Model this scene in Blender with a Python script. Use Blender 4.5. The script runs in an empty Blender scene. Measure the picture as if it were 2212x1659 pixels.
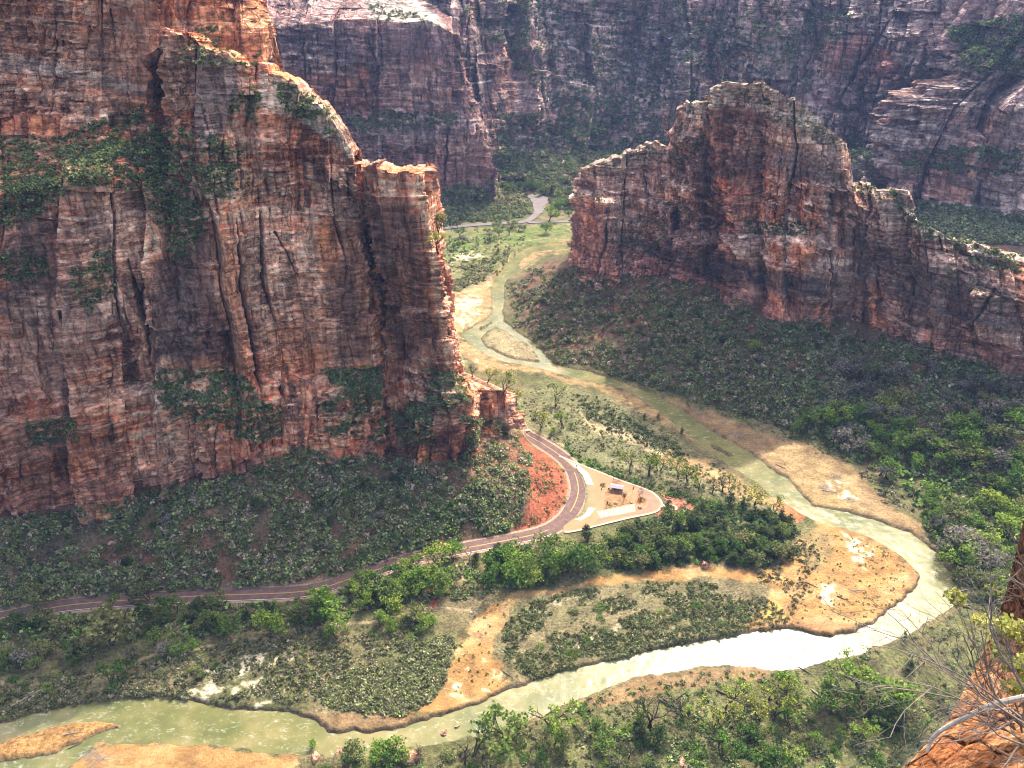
import bpy, math, random
import numpy as np
from mathutils import Vector, Matrix
R = math.radians
sc = bpy.context.scene
col = sc.collection
rng = np.random.default_rng(7)
random.seed(7)

# ------------------------------------------------------------------ camera
H = 280.0; PITCH = R(27.5); F = 1736.0; W2, H2 = 1106.0, 829.5
cam_d = bpy.data.cameras.new('camera'); cam = bpy.data.objects.new('camera', cam_d); col.objects.link(cam)
cam.location = (0, 0, H); cam.rotation_euler = (R(90) - PITCH, 0, 0)
cam_d.sensor_width = 36; cam_d.lens = F / 2212 * 36; cam_d.clip_start = .1; cam_d.clip_end = 9000
sc.camera = cam
# ------------------------------------------------------------------ sky and sun
SUN_EL, SUN_AZ = R(48.5), R(23.5)            # azimuth measured from +Y towards +X
world = bpy.data.worlds.new('World'); sc.world = world; world.use_nodes = True
wn = world.node_tree.nodes; wl = world.node_tree.links
sky = wn.new('ShaderNodeTexSky'); sky.sky_type = 'NISHITA'; sky.sun_disc = False
sky.sun_elevation = SUN_EL; sky.sun_rotation = SUN_AZ; sky.air_density = 1.0; sky.dust_density = 5.0; sky.ozone_density = .0
bg = wn['Background']; bg.inputs[1].default_value = .15
wl.new(sky.outputs[0], bg.inputs[0])
sd = bpy.data.lights.new('sun', 'SUN'); sd.energy = 2.0; sd.angle = R(.5); sd.color = (1, .95, .86)
sun = bpy.data.objects.new('sun', sd); col.objects.link(sun)
to_sun = Vector((math.sin(SUN_AZ) * math.cos(SUN_EL), math.cos(SUN_AZ) * math.cos(SUN_EL), math.sin(SUN_EL)))
sun.rotation_euler = to_sun.to_track_quat('Z', 'Y').to_euler(); sun.location = (300, 600, 900)
sc.view_settings.view_transform = 'Standard'; sc.view_settings.look = 'None'
sc.view_settings.exposure = 1.78; sc.view_settings.gamma = 1
sc.render.engine = 'CYCLES'
sc.cycles.filter_width = 1.0; sc.cycles.max_bounces = 6; sc.cycles.diffuse_bounces = 4; sc.cycles.volume_bounces = 0; sc.cycles.transparent_max_bounces = 8

# ------------------------------------------------------------------ geometry of the view
CP, SP = math.cos(PITCH), math.sin(PITCH)
def ray(px, py):
    a = (np.asarray(px, float) - W2) / F; b = -(np.asarray(py, float) - H2) / F
    return a, CP + b * SP, -SP + b * CP
def PY(px, py, Y):
    a, y, z = ray(px, py); t = Y / y
    return np.stack([a * t, y * t, H + z * t], -1)
def PZ(px, py, Z):
    a, y, z = ray(px, py); t = (Z - H) / z
    return np.stack([a * t, y * t, H + z * t], -1)
def proj(p):
    x, y, z = p[..., 0], p[..., 1], p[..., 2] - H
    d = y * CP - z * SP; u = y * SP + z * CP
    return W2 + F * x / d, H2 - F * u / d

# ------------------------------------------------------------------ noise
def _h(ix, iy, iz, seed):
    n = (ix.astype(np.int64) * 374761393 + iy.astype(np.int64) * 668265263 + iz.astype(np.int64) * 2147483647 + seed * 974634777) & 0xffffffff
    n = ((n ^ (n >> 13)) * 1274126177) & 0xffffffff
    n = ((n ^ (n >> 16)) * 2246822519) & 0xffffffff
    return ((n ^ (n >> 15)) & 0xffffff) / float(0xffffff)
def noise(x, y, z, seed=0):
    x, y, z = np.broadcast_arrays(x, y, z)
    fx, fy, fz = np.floor(x), np.floor(y), np.floor(z)
    tx, ty, tz = x - fx, y - fy, z - fz
    tx = tx * tx * (3 - 2 * tx); ty = ty * ty * (3 - 2 * ty); tz = tz * tz * (3 - 2 * tz)
    r = 0
    for i in (0, 1):
        for j in (0, 1):
            for k in (0, 1):
                w = (tx if i else 1 - tx) * (ty if j else 1 - ty) * (tz if k else 1 - tz)
                r = r + w * _h(fx + i, fy + j, fz + k, seed)
    return r * 2 - 1
def fbm(x, y, z, o=4, seed=0, g=.5):
    r = 0; a = 1; t = 0
    for i in range(o):
        r = r + a * noise(x, y, z, seed + i * 17); t += a; a *= g; x = x * 2.03; y = y * 2.03; z = z * 2.03
    return r / t
def worley(s, z, seed=0):
    fs, fz = np.floor(s), np.floor(z)
    f1 = np.full(s.shape, 9.); f2 = np.full(s.shape, 9.); cid = np.zeros(s.shape)
    zero = np.zeros_like(fs)
    for i in (-1, 0, 1):
        for j in (-1, 0, 1):
            cs, cz = fs + i, fz + j
            dx = cs + _h(cs, cz, zero, seed) - s; dz = cz + _h(cs, cz, zero, seed + 5) - z
            d = np.sqrt(dx * dx + dz * dz); m = d < f1
            f2 = np.where(m, f1, np.minimum(f2, d)); cid = np.where(m, _h(cs, cz, zero, seed + 9), cid); f1 = np.where(m, d, f1)
    return f1, f2, cid
def sst(a, b, x):
    t = np.clip((x - a) / (b - a), 0, 1); return t * t * (3 - 2 * t)
def lerp(a, b, t): return a + (b - a) * t

# ------------------------------------------------------------------ polygons
def inside(poly, x, y):
    poly = np.asarray(poly, float); r = np.zeros(np.shape(x), bool); n = len(poly)
    for i in range(n):
        x0, y0 = poly[i]; x1, y1 = poly[(i + 1) % n]
        if y0 == y1: continue
        c = ((y0 > y) != (y1 > y)) & (x < (x1 - x0) * (y - y0) / (y1 - y0) + x0); r ^= c
    return r
def dseg(pl, x, y, closed=False, vals=None):
    """distance to a polyline and the value interpolated at the nearest point"""
    pl = np.asarray(pl, float); d = np.full(np.shape(x), 1e9); v = np.zeros(np.shape(x)); n = len(pl)
    for i in range(n if closed else n - 1):
        x0, y0 = pl[i]; x1, y1 = pl[(i + 1) % n]; L = (x1 - x0) ** 2 + (y1 - y0) ** 2 + 1e-9
        t = np.clip(((x - x0) * (x1 - x0) + (y - y0) * (y1 - y0)) / L, 0, 1)
        q = np.hypot(x - x0 - t * (x1 - x0), y - y0 - t * (y1 - y0)); m = q < d
        d = np.where(m, q, d)
        if vals is not None: v = np.where(m, vals[i] + (vals[(i + 1) % n] - vals[i]) * t, v)
    return (d, v) if vals is not None else d
def sdf(poly, x, y):
    """signed distance, positive inside; far points are skipped"""
    p = np.asarray(poly, float); r = np.full(np.shape(x), -60.)
    m = (x > p[:, 0].min() - 60) & (x < p[:, 0].max() + 60) & (y > p[:, 1].min() - 60) & (y < p[:, 1].max() + 60)
    xs, ys = x[m], y[m]; d = dseg(p, xs, ys, True); r[m] = np.where(inside(p, xs, ys), d, -d); return r
def smooth_line(pl, n=6):
    pl = np.asarray(pl, float); out = []
    for i in range(len(pl) - 1):
        p0, p1, p2, p3 = pl[max(i - 1, 0)], pl[i], pl[i + 1], pl[min(i + 2, len(pl) - 1)]
        for k in range(n):
            t = k / n
            out.append(.5 * (2 * p1 + (p2 - p0) * t + (2 * p0 - 5 * p1 + 4 * p2 - p3) * t * t + (3 * p1 - p0 - 3 * p2 + p3) * t ** 3))
    out.append(pl[-1]); return np.array(out)

# ------------------------------------------------------------------ mesh and object helpers
def mesh(name, V, Fc, mat, colr=None, smooth=False, alpha=None):
    V = np.ascontiguousarray(V, np.float32); me = bpy.data.meshes.new(name)
    me.vertices.add(len(V)); me.vertices.foreach_set('co', V.ravel())
    if isinstance(Fc, np.ndarray):
        k = Fc.shape[1]; n = len(Fc); me.loops.add(n * k); me.loops.foreach_set('vertex_index', Fc.ravel().astype(np.int32))
        me.polygons.add(n); me.polygons.foreach_set('loop_start', np.arange(n, dtype=np.int32) * k)
    else:
        tot = np.array([len(f) for f in Fc]); st = np.concatenate([[0], np.cumsum(tot)[:-1]])
        fl = np.array([i for f in Fc for i in f], np.int32); me.loops.add(len(fl)); me.loops.foreach_set('vertex_index', fl)
        me.polygons.add(len(tot)); me.polygons.foreach_set('loop_start', st.astype(np.int32))
    me.update(calc_edges=True)
    if colr is not None:
        a = me.color_attributes.new('Col', 'FLOAT_COLOR', 'POINT')
        c = np.ones((len(V), 4), np.float32); c[:, :3] = colr
        if alpha is not None: c[:, 3] = alpha
        a.data.foreach_set('color', c.ravel())
    me.polygons.foreach_set('use_smooth', np.full(len(me.polygons), smooth)); 
    me.materials.append(mat); return me
def obj(name, me, parent=None, **props):
    o = bpy.data.objects.new(name, me); col.objects.link(o)
    if parent: o.parent = parent
    for k, v in props.items(): o[k] = v
    return o
def thing(name, label, cat, loc, group=None, rz=0):
    o = obj(name, None); o.location = loc; o.rotation_euler = (0, 0, rz); o['label'] = label; o['category'] = cat; o.empty_display_size = .5
    if group: o['group'] = group
    return o
def quads(nu, nv):
    i = np.arange(nu - 1)[:, None] * nv + np.arange(nv - 1)[None]
    i = i.ravel(); return np.stack([i, i + nv, i + nv + 1, i + 1], -1)

# ------------------------------------------------------------------ materials
def nodes(name):
    m = bpy.data.materials.new(name); m.use_nodes = True; nt = m.node_tree; b = nt.nodes['Principled BSDF']
    return m, nt, b
def ramp(nt, src, stops):
    r = nt.nodes.new('ShaderNodeValToRGB'); e = r.color_ramp.elements
    while len(e) < len(stops): e.new(.5)
    for k, (p, c) in enumerate(stops): e[k].position = p; e[k].color = (c if len(c) == 4 else (*c, 1)) if hasattr(c, '__len__') else (c, c, c, 1)
    nt.links.new(src, r.inputs[0]); return r.outputs[0]
def mul(nt, a, b, fac=1.):
    m = nt.nodes.new('ShaderNodeMix'); m.data_type = 'RGBA'; m.blend_type = 'MULTIPLY'; m.inputs[0].default_value = fac
    nt.links.new(a, m.inputs[6]); nt.links.new(b, m.inputs[7]); return m.outputs[2]
def tex(nt, scale, vec, detail=5, rough=.6, dist=0):
    mp = nt.nodes.new('ShaderNodeMapping'); mp.inputs['Scale'].default_value = vec
    g = nt.nodes.new('ShaderNodeNewGeometry'); nt.links.new(g.outputs['Position'], mp.inputs[0])
    t = nt.nodes.new('ShaderNodeTexNoise'); t.inputs['Scale'].default_value = scale; t.inputs['Detail'].default_value = detail
    t.inputs['Roughness'].default_value = rough; t.inputs['Distortion'].default_value = dist
    nt.links.new(mp.outputs[0], t.inputs['Vector']); return t.outputs['Fac']
def attr(nt):
    a = nt.nodes.new('ShaderNodeAttribute'); a.attribute_name = 'Col'; return a.outputs['Color']
def bump(nt, b, h, strength, dist):
    bp = nt.nodes.new('ShaderNodeBump'); bp.inputs['Strength'].default_value = strength; bp.inputs['Distance'].default_value = dist
    nt.links.new(h, bp.inputs['Height']); nt.links.new(bp.outputs[0], b.inputs['Normal'])
def vor(nt, scale, vec, warp):
    g = nt.nodes.new('ShaderNodeNewGeometry'); n = nt.nodes.new('ShaderNodeTexNoise'); n.inputs['Scale'].default_value = scale * .7; n.inputs['Detail'].default_value = 3
    nt.links.new(g.outputs['Position'], n.inputs['Vector'])
    sc_ = nt.nodes.new('ShaderNodeVectorMath'); sc_.operation = 'SCALE'; sc_.inputs['Scale'].default_value = warp / scale; nt.links.new(n.outputs['Color'], sc_.inputs[0])
    ad = nt.nodes.new('ShaderNodeVectorMath'); ad.operation = 'ADD'; nt.links.new(g.outputs['Position'], ad.inputs[0]); nt.links.new(sc_.outputs[0], ad.inputs[1])
    mp = nt.nodes.new('ShaderNodeMapping'); mp.inputs['Scale'].default_value = vec; nt.links.new(ad.outputs[0], mp.inputs[0])
    v = nt.nodes.new('ShaderNodeTexVoronoi'); v.feature = 'DISTANCE_TO_EDGE'; v.inputs['Scale'].default_value = scale; nt.links.new(mp.outputs[0], v.inputs['Vector'])
    c = nt.nodes.new('ShaderNodeTexVoronoi'); c.feature = 'F1'; c.inputs['Scale'].default_value = scale; nt.links.new(mp.outputs[0], c.inputs['Vector'])
    return v.outputs['Distance'], c.outputs['Color']
def rock_mat(name, s):
    m, nt, b = nodes(name); c = attr(nt)
    st = tex(nt, .42 / s, (.3, .3, 1.5), 5, .65, .5)      # thin beds
    vs = tex(nt, .22 / s, (1.5, 1.5, .2), 4, .6)       # streaks running down
    fn = tex(nt, .5 / s, (1, 1, 1), 7, .8); big = tex(nt, .03 / s, (1, 1, .7), 3, .6)
    e1, k1 = vor(nt, .13 / s, (1, 1, .22), .9); e2, k2 = vor(nt, .34 / s, (.5, .5, 1.5), .9)
    c1 = mul(nt, c, ramp(nt, st, [(.36, .45), (.45, .9), (.55, 1.15), (.63, 1.9)]))
    c1 = mul(nt, c1, ramp(nt, e2, [(.0, .72), (.05, 1.)]))
    mx = nt.nodes.new('ShaderNodeMix'); mx.data_type = 'RGBA'; nt.links.new(ramp(nt, big, [(.40, 0.15), (.54, 1.)]), mx.inputs[0])
    nt.links.new(c, mx.inputs[6]); nt.links.new(c1, mx.inputs[7]); c = mx.outputs[2]
    sp = nt.nodes.new('ShaderNodeSeparateColor'); nt.links.new(k1, sp.inputs[0]); c = mul(nt, c, ramp(nt, sp.outputs[0], [(.0, .72), (1., 1.35)]))
    sp2 = nt.nodes.new('ShaderNodeSeparateColor'); nt.links.new(k2, sp2.inputs[0]); c = mul(nt, c, ramp(nt, sp2.outputs[0], [(.0, .78), (1., 1.25)]))
    c = mul(nt, c, ramp(nt, e1, [(.0, .55), (.03, 1.)]))
    c = mul(nt, c, ramp(nt, vs, [(.38, .6), (.5, 1.02), (.64, 1.3)]))
    c = mul(nt, c, ramp(nt, fn, [(.34, .38), (.44, .9), (.56, 1.15), (.64, 1.75)]))
    nt.links.new(c, b.inputs['Base Color']); b.inputs['Roughness'].default_value = .95; b.inputs['Specular IOR Level'].default_value = .15
    def add(p, q):
        ad = nt.nodes.new('ShaderNodeMath'); ad.operation = 'ADD'; nt.links.new(p, ad.inputs[0]); nt.links.new(q, ad.inputs[1]); return ad.outputs[0]
    h = add(add(st, fn), add(ramp(nt, e1, [(.0, .0), (.08, .6)]), sp2.outputs[0]))
    bump(nt, b, h, 1., 2.2 * s); return m
def plain(name, c, rough=.9, var=.25, scale=2., spec=.2, bmp=0):
    m, nt, b = nodes(name); t = tex(nt, scale, (1, 1, 1), 4, .6)
    cc = nt.nodes.new('ShaderNodeRGB'); cc.outputs[0].default_value = (*c, 1)
    o = mul(nt, cc.outputs[0], ramp(nt, t, [(.3, 1 - var), (.7, 1 + var)]))
    nt.links.new(o, b.inputs['Base Color']); b.inputs['Roughness'].default_value = rough; b.inputs['Specular IOR Level'].default_value = spec
    if bmp: bump(nt, b, t, .6, bmp)
    return m
def leaf_mat(name, trans=.35):
    m, nt, b = nodes(name); nt.nodes.remove(b); out = nt.nodes['Material Output']
    c = attr(nt); oi = nt.nodes.new('ShaderNodeObjectInfo')
    hs = nt.nodes.new('ShaderNodeHueSaturation')
    mr = nt.nodes.new('ShaderNodeMapRange'); mr.inputs[3].default_value = .475; mr.inputs[4].default_value = .53
    nt.links.new(oi.outputs['Random'], mr.inputs[0]); nt.links.new(mr.outputs[0], hs.inputs['Hue'])
    mv = nt.nodes.new('ShaderNodeMapRange'); mv.inputs[3].default_value = 1.3; mv.inputs[4].default_value = .75
    nt.links.new(oi.outputs['Random'], mv.inputs[0]); nt.links.new(mv.outputs[0], hs.inputs['Value']); nt.links.new(c, hs.inputs['Color'])
    d = nt.nodes.new('ShaderNodeBsdfDiffuse'); t = nt.nodes.new('ShaderNodeBsdfTranslucent'); mx = nt.nodes.new('ShaderNodeMixShader')
    mx.inputs[0].default_value = trans
    nt.links.new(hs.outputs[0], d.inputs[0]); nt.links.new(hs.outputs[0], t.inputs[0])
    nt.links.new(d.outputs[0], mx.inputs[1]); nt.links.new(t.outputs[0], mx.inputs[2]); nt.links.new(mx.outputs[0], out.inputs[0]); return m
M_ROCK = rock_mat('sandstone', 1.); M_ROCKF = rock_mat('far_sandstone', 2.2); M_ROCKN = rock_mat('near_sandstone', .03)
M_LEAF = leaf_mat('leaves', .45); M_SCRUB = leaf_mat('scrub_leaves', .25)
M_BARK = plain('dark_bark', (.07, .05, .035), .9, .3, 1.)
M_PALE = plain('weathered_wood', (.34, .30, .25), .85, .3, 3.)

# ground material: vertex colour, broken up by noise
def ground_mat():
    m, nt, b = nodes('valley_floor'); c = attr(nt)
    a = tex(nt, .09, (1, 1, 1), 6, .65); d = tex(nt, .7, (1, 1, 1), 5, .75)
    c = mul(nt, c, ramp(nt, a, [(.32, .6), (.5, 1.), (.66, 1.3)]))
    c2 = mul(nt, c, ramp(nt, d, [(.38, .45), (.47, .9), (.55, 1.1), (.64, 1.55)]))
    at_ = nt.nodes.new('ShaderNodeAttribute'); at_.attribute_name = 'Col'; mx = nt.nodes.new('ShaderNodeMix'); mx.data_type = 'RGBA'
    nt.links.new(at_.outputs['Alpha'], mx.inputs[0]); nt.links.new(c, mx.inputs[6]); nt.links.new(c2, mx.inputs[7]); c = mx.outputs[2]
    nt.links.new(c, b.inputs['Base Color']); b.inputs['Roughness'].default_value = .95; b.inputs['Specular IOR Level'].default_value = .2
    bump(nt, b, d, 1., 1.2); return m
def water_mat():
    m, nt, b = nodes('silty_water')
    a = tex(nt, .3, (1, .55, 1), 6, .72, .8); fo = tex(nt, .5, (.55, 1, 1), 6, .8, .6); g = tex(nt, .05, (1, 1, 1), 4, .6)
    cc = ramp(nt, g, [(.35, (.10, .108, .035)), (.5, (.145, .14, .048)), (.65, (.22, .185, .075))])
    fm = nt.nodes.new('ShaderNodeMix'); fm.data_type = 'RGBA'; nt.links.new(ramp(nt, fo, [(.54, 0.), (.70, .8)]), fm.inputs[0]); nt.links.new(cc, fm.inputs[6]); fm.inputs[7].default_value = (.42, .42, .30, 1); cc = fm.outputs[2]
    nt.links.new(cc, b.inputs['Base Color']); b.inputs['Roughness'].default_value = .2; b.inputs['IOR'].default_value = 1.33
    b.inputs['Specular IOR Level'].default_value = .42
    bump(nt, b, a, 1., .085); return m

# ------------------------------------------------------------------ traced outlines, in photo pixels (2212 wide)
LB = [(-260,1660),(-120,1605),(0,1567),(69,1543),(156,1526),(260,1510),(347,1505),(430,1520),(493,1531),(590,1538),(642,1545),(677,1560),(713,1583),(800,1586),(852,1579),(921,1559),(977,1538),(1025,1527),(1060,1510),(1095,1496),(1147,1475),(1199,1458),(1268,1441),(1338,1425),(1407,1408),(1481,1392),(1531,1385),(1583,1378),(1604,1371),(1670,1361),(1722,1362),(1756,1371),(1791,1375),(1826,1373),(1850,1368),(1885,1347),(1923,1319),(1958,1291),(1982,1264),(1986,1243),(1965,1218),(1937,1194),(1895,1170),(1854,1152),(1819,1140),(1777,1132),(1756,1123),(1736,1111),(1700,1090),(1659,1066),(1638,1045),(1611,1027),(1559,996),(1513,958),(1486,940),(1465,923),(1442,900),(1418,886),(1373,855),(1338,838),(1303,829),(1234,817),(1182,801),(1130,789),(1095,782),(1060,772),(1025,751),(1008,734),(999,720),(1019,709),(1043,695),(1064,681),(1065,661),(1064,640),(1064,622),(1071,602),(1081,588),(1088,577),(1112,553),(1137,536),(1164,529),(1227,526),(1320,527)]
RB = [(1320,540),(1227,538),(1180,552),(1150,570),(1112,590),(1094,605),(1086,626),(1088,650),(1084,674),(1088,695),(1105,709),(1130,727),(1157,744),(1178,765),(1189,782),(1216,793),(1268,803),(1321,817),(1355,832),(1407,850),(1444,871),(1465,881),(1493,902),(1524,923),(1548,940),(1590,961),(1625,982),(1652,1003),(1680,1024),(1708,1041),(1732,1069),(1753,1093),(1791,1100),(1833,1107),(1878,1121),(1930,1139),(1965,1152),(2000,1177),(2027,1201),(2048,1232),(2062,1264),(2069,1291),(2059,1312),(2034,1326),(2000,1343),(1958,1371),(1913,1389),(1861,1409),(1809,1423),(1756,1434),(1732,1442),(1687,1449),(1635,1442),(1583,1438),(1531,1439),(1479,1446),(1444,1453),(1407,1454),(1355,1468),(1303,1486),(1268,1500),(1234,1513),(1199,1531),(1130,1559),(1060,1586),(1008,1593),(956,1604),(887,1614),(817,1625),(748,1625),(713,1630),(660,1628),(590,1625),(521,1614),(451,1607),(347,1607),(243,1604),(208,1606),(184,1637),(149,1658),(90,1700),(-260,1760)]
ISL = [[(-60,1618),(0,1600),(87,1576),(139,1562),(208,1555),(264,1562),(260,1573),(208,1583),(174,1604),(121,1628),(52,1638),(0,1649),(-60,1668)],
       [(1071,704),(1098,716),(1123,734),(1147,747),(1161,765),(1168,782),(1130,779),(1088,768),(1060,754),(1043,744),(1036,730),(1050,716)],
       [(1034,708),(1062,693),(1066,697),(1040,713)],
       [(1530,955),(1560,968),(1590,985),(1575,985),(1540,968)],
       [(1120,566),(1150,545),(1200,540),(1232,538),(1232,545),(1180,549),(1150,564),(1118,585)]]
def w2(poly, z=0):
    p = np.array(poly, float); return PZ(p[:, 0], p[:, 1], z)[:, :2]
ZW = -1.2
river_w = w2(LB + RB, ZW); isl_w = [w2(i, ZW + .5) for i in ISL]
def T(pts): return [(1179.4 + .1984 * x, 960 + .1984 * y) for x, y in pts]
ROAD = [(-300,1400),(-120,1366),(0,1337),(100,1316),(200,1303),(400,1290),(560,1284),(640,1280),(700,1270),(760,1250),(820,1230),(900,1206),(1000,1186),(1100,1167),(1170,1151),(1212,1129),(1236,1100),(1248,1070),(1248,1045),(1236,1012),(1210,985),(1170,958),(1135,938),(1110,918)]
road_w = smooth_line(w2(ROAD), 8)
LOT = T([(150,130),(330,205),(600,310),(800,390),(1000,460),(1150,520),(1240,600),(1268,660),(1230,725),(1130,765),(900,812),(600,885),(300,958),(195,962),(190,900),(290,820),(380,800),(430,740),(465,600),(465,480),(430,380),(370,290),(300,262),(220,190)])
PLANT = T([(640,530),(700,500),(820,545),(950,590),(940,640),(800,670),(630,712)])
PLANT2 = T([(990,560),(1060,570),(1090,640),(1050,700),(985,715),(1000,640)])
MED = T([(330,265),(385,330),(430,420),(468,520),(465,620),(440,730),(390,790),(310,815),(380,740),(425,640),(430,520),(400,400)])
REDLOT = T([(1220,548),(1400,570),(1640,640),(1625,740),(1530,795),(1400,785),(1300,775),(1180,762),(1265,700),(1268,640)])
REDCUT = [(1112,930),(1150,965),(1180,980),(1212,1012),(1232,1050),(1232,1082),(1205,1112),(1165,1135),(1100,1155),(1135,1110),(1150,1040),(1142,990)]
SAND = [  # polygon, kind
 ([(1722,1111),(1756,1128),(1763,1142),(1743,1156),(1708,1184),(1687,1201),(1677,1222),(1684,1239),(1670,1250),(1659,1277),(1652,1305),(1631,1323),(1607,1347),(1597,1368),(1670,1361),(1756,1371),(1826,1373),(1885,1347),(1958,1291),(1990,1250),(1965,1218),(1895,1170),(1819,1140),(1756,1120)], 'orange'),
 ([(1105,1288),(1078,1298),(1043,1326),(1008,1357),(984,1395),(966,1430),(961,1465),(949,1496),(921,1520),(890,1541),(956,1548),(1025,1534),(1088,1498),(1088,1434),(1060,1423),(1057,1395),(1078,1361),(1102,1333),(1109,1309)], 'orange'),
 ([(1640,1230),(1560,1228),(1480,1220),(1400,1226),(1340,1240),(1250,1262),(1200,1276),(1110,1284),(1110,1305),(1230,1274),(1300,1264),(1400,1250),(1500,1246),(1600,1250),(1670,1258),(1680,1236)], 'orange'),
 ([(690,1545),(760,1542),(870,1548),(930,1545),(930,1562),(852,1582),(800,1588),(713,1585),(677,1562),(642,1548)], 'brown'),
 ([(1465,860),(1513,882),(1583,909),(1638,934),(1687,948),(1739,961),(1791,979),(1826,1000),(1861,1031),(1888,1062),(1913,1090),(1960,1120),(1990,1140),(1985,1165),(1878,1125),(1791,1104),(1753,1096),(1708,1045),(1652,1006),(1590,963),(1524,926),(1444,874),(1420,852)], 'brown'),
 ([(1690,955),(1760,985),(1830,1020),(1860,1060),(1870,1100),(1791,1100),(1753,1092),(1720,1050),(1690,1020),(1640,980)], 'tan'),
 ([(955,640),(1000,622),(1062,598),(1066,680),(1000,712),(1000,735),(1060,775),(1120,790),(1200,806),(1120,802),(1050,800),(1000,772),(975,735),(962,705)], 'tan'),
 ([(1110,782),(1182,801),(1303,829),(1373,855),(1442,900),(1513,958),(1490,950),(1420,905),(1340,865),(1260,835),(1180,812)], 'tan'),
 ([(1245,880),(1262,905),(1330,930),(1400,960),(1440,985),(1420,985),(1340,950),(1262,918)], 'pale'),
 ([(1440,960),(1500,990),(1560,1010),(1640,1060),(1690,1085),(1730,1110),(1700,1112),(1640,1090),(1560,1060),(1480,1020),(1420,990)], 'tan'),
 ([(1060,600),(1090,570),(1140,530),(1230,524),(1232,530),(1150,545),(1100,590)], 'tan'),
 ([(208,1606),(340,1610),(450,1612),(590,1630),(650,1640),(640,1665),(400,1700),(90,1720),(149,1658),(184,1637)], 'orange'),
 ([(1479,1448),(1583,1440),(1687,1452),(1640,1468),(1540,1470),(1450,1490),(1380,1510),(1268,1530),(1240,1516),(1355,1472),(1407,1458)], 'brown')]
PALE = [[(1025,1423),(1060,1448),(1088,1451),(1081,1482),(1025,1500),(984,1510),(966,1503),(991,1465),(998,1444)],
 [(434,1486),(486,1475),(590,1468),(625,1493),(590,1517),(555,1531),(486,1531),(434,1517),(382,1503)],
 [(420,1440),(560,1412),(640,1425),(560,1450),(520,1475),(430,1480)],
 [(1411,1396),(1425,1370),(1465,1342),(1470,1350),(1448,1380),(1438,1397)],
 [(1215,1405),(1280,1375),(1340,1345),(1405,1335),(1380,1360),(1320,1385),(1250,1413)],
 [(1160,1325),(1200,1295),(1238,1285),(1225,1300),(1180,1325)],
 [(1780,1030),(1830,1040),(1850,1075),(1830,1085),(1790,1060)],
 [(990,545),(1030,545),(1045,552),(1010,560),(985,558)],
 [(985,650),(1020,640),(1040,650),(1010,672),(985,680)],[(965,700),(1000,680),(1030,668),(1010,700)],
 [(1820,1150),(1870,1170),(1900,1210),(1880,1235),(1850,1220),(1830,1180)],[(1770,1260),(1800,1270),(1800,1310),(1770,1300)]]
GREEN = [[(930,500),(1232,480),(1232,522),(1140,530),(1090,560),(1060,590),(1000,600),(940,600)],
 [(1095,905),(1150,930),(1200,965),(1250,990),(1300,1010),(1290,1020),(1230,995),(1170,950),(1110,930)],
 [(970,740),(1000,765),(1010,800),(985,800)]]
GRASS = [(1085,860),(1180,820),(1300,850),(1420,920),(1520,1000),(1620,1060),(1700,1110),(1500,1060),(1400,1040),(1250,985),(1150,930),(1090,900)]
TRAIL = [[(0,1478),(66,1479),(111,1472),(208,1458),(257,1444),(330,1416),(389,1414),(434,1402),(521,1385),(590,1378),(713,1350),(817,1343),(887,1326),(935,1312),(984,1316),(1032,1324)],
 [(942,1229),(935,1257),(928,1270),(942,1285),(937,1309)],
 [(977,796),(1008,813),(1039,834)],[(1095,895),(1150,925),(1220,965)],
 [(1350,1000),(1420,1030),(1500,1050),(1600,1080),(1690,1110),(1720,1130)],
 [(940,600),(985,590),(1010,570),(1050,560),(1080,545),(1130,522),(1180,515),(1230,520)],
 [(1160,350),(1200,350),(1190,370),(1200,390)],
 [(1620,1110),(1680,1140),(1690,1160)]]
FROAD = [(900,502),(940,497),(1000,490),(1050,486),(1110,483),(1140,478),(1158,464),(1165,447),(1160,432),(1150,424)]
FROAD2 = [(1140,482),(1180,482),(1240,478)]

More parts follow.
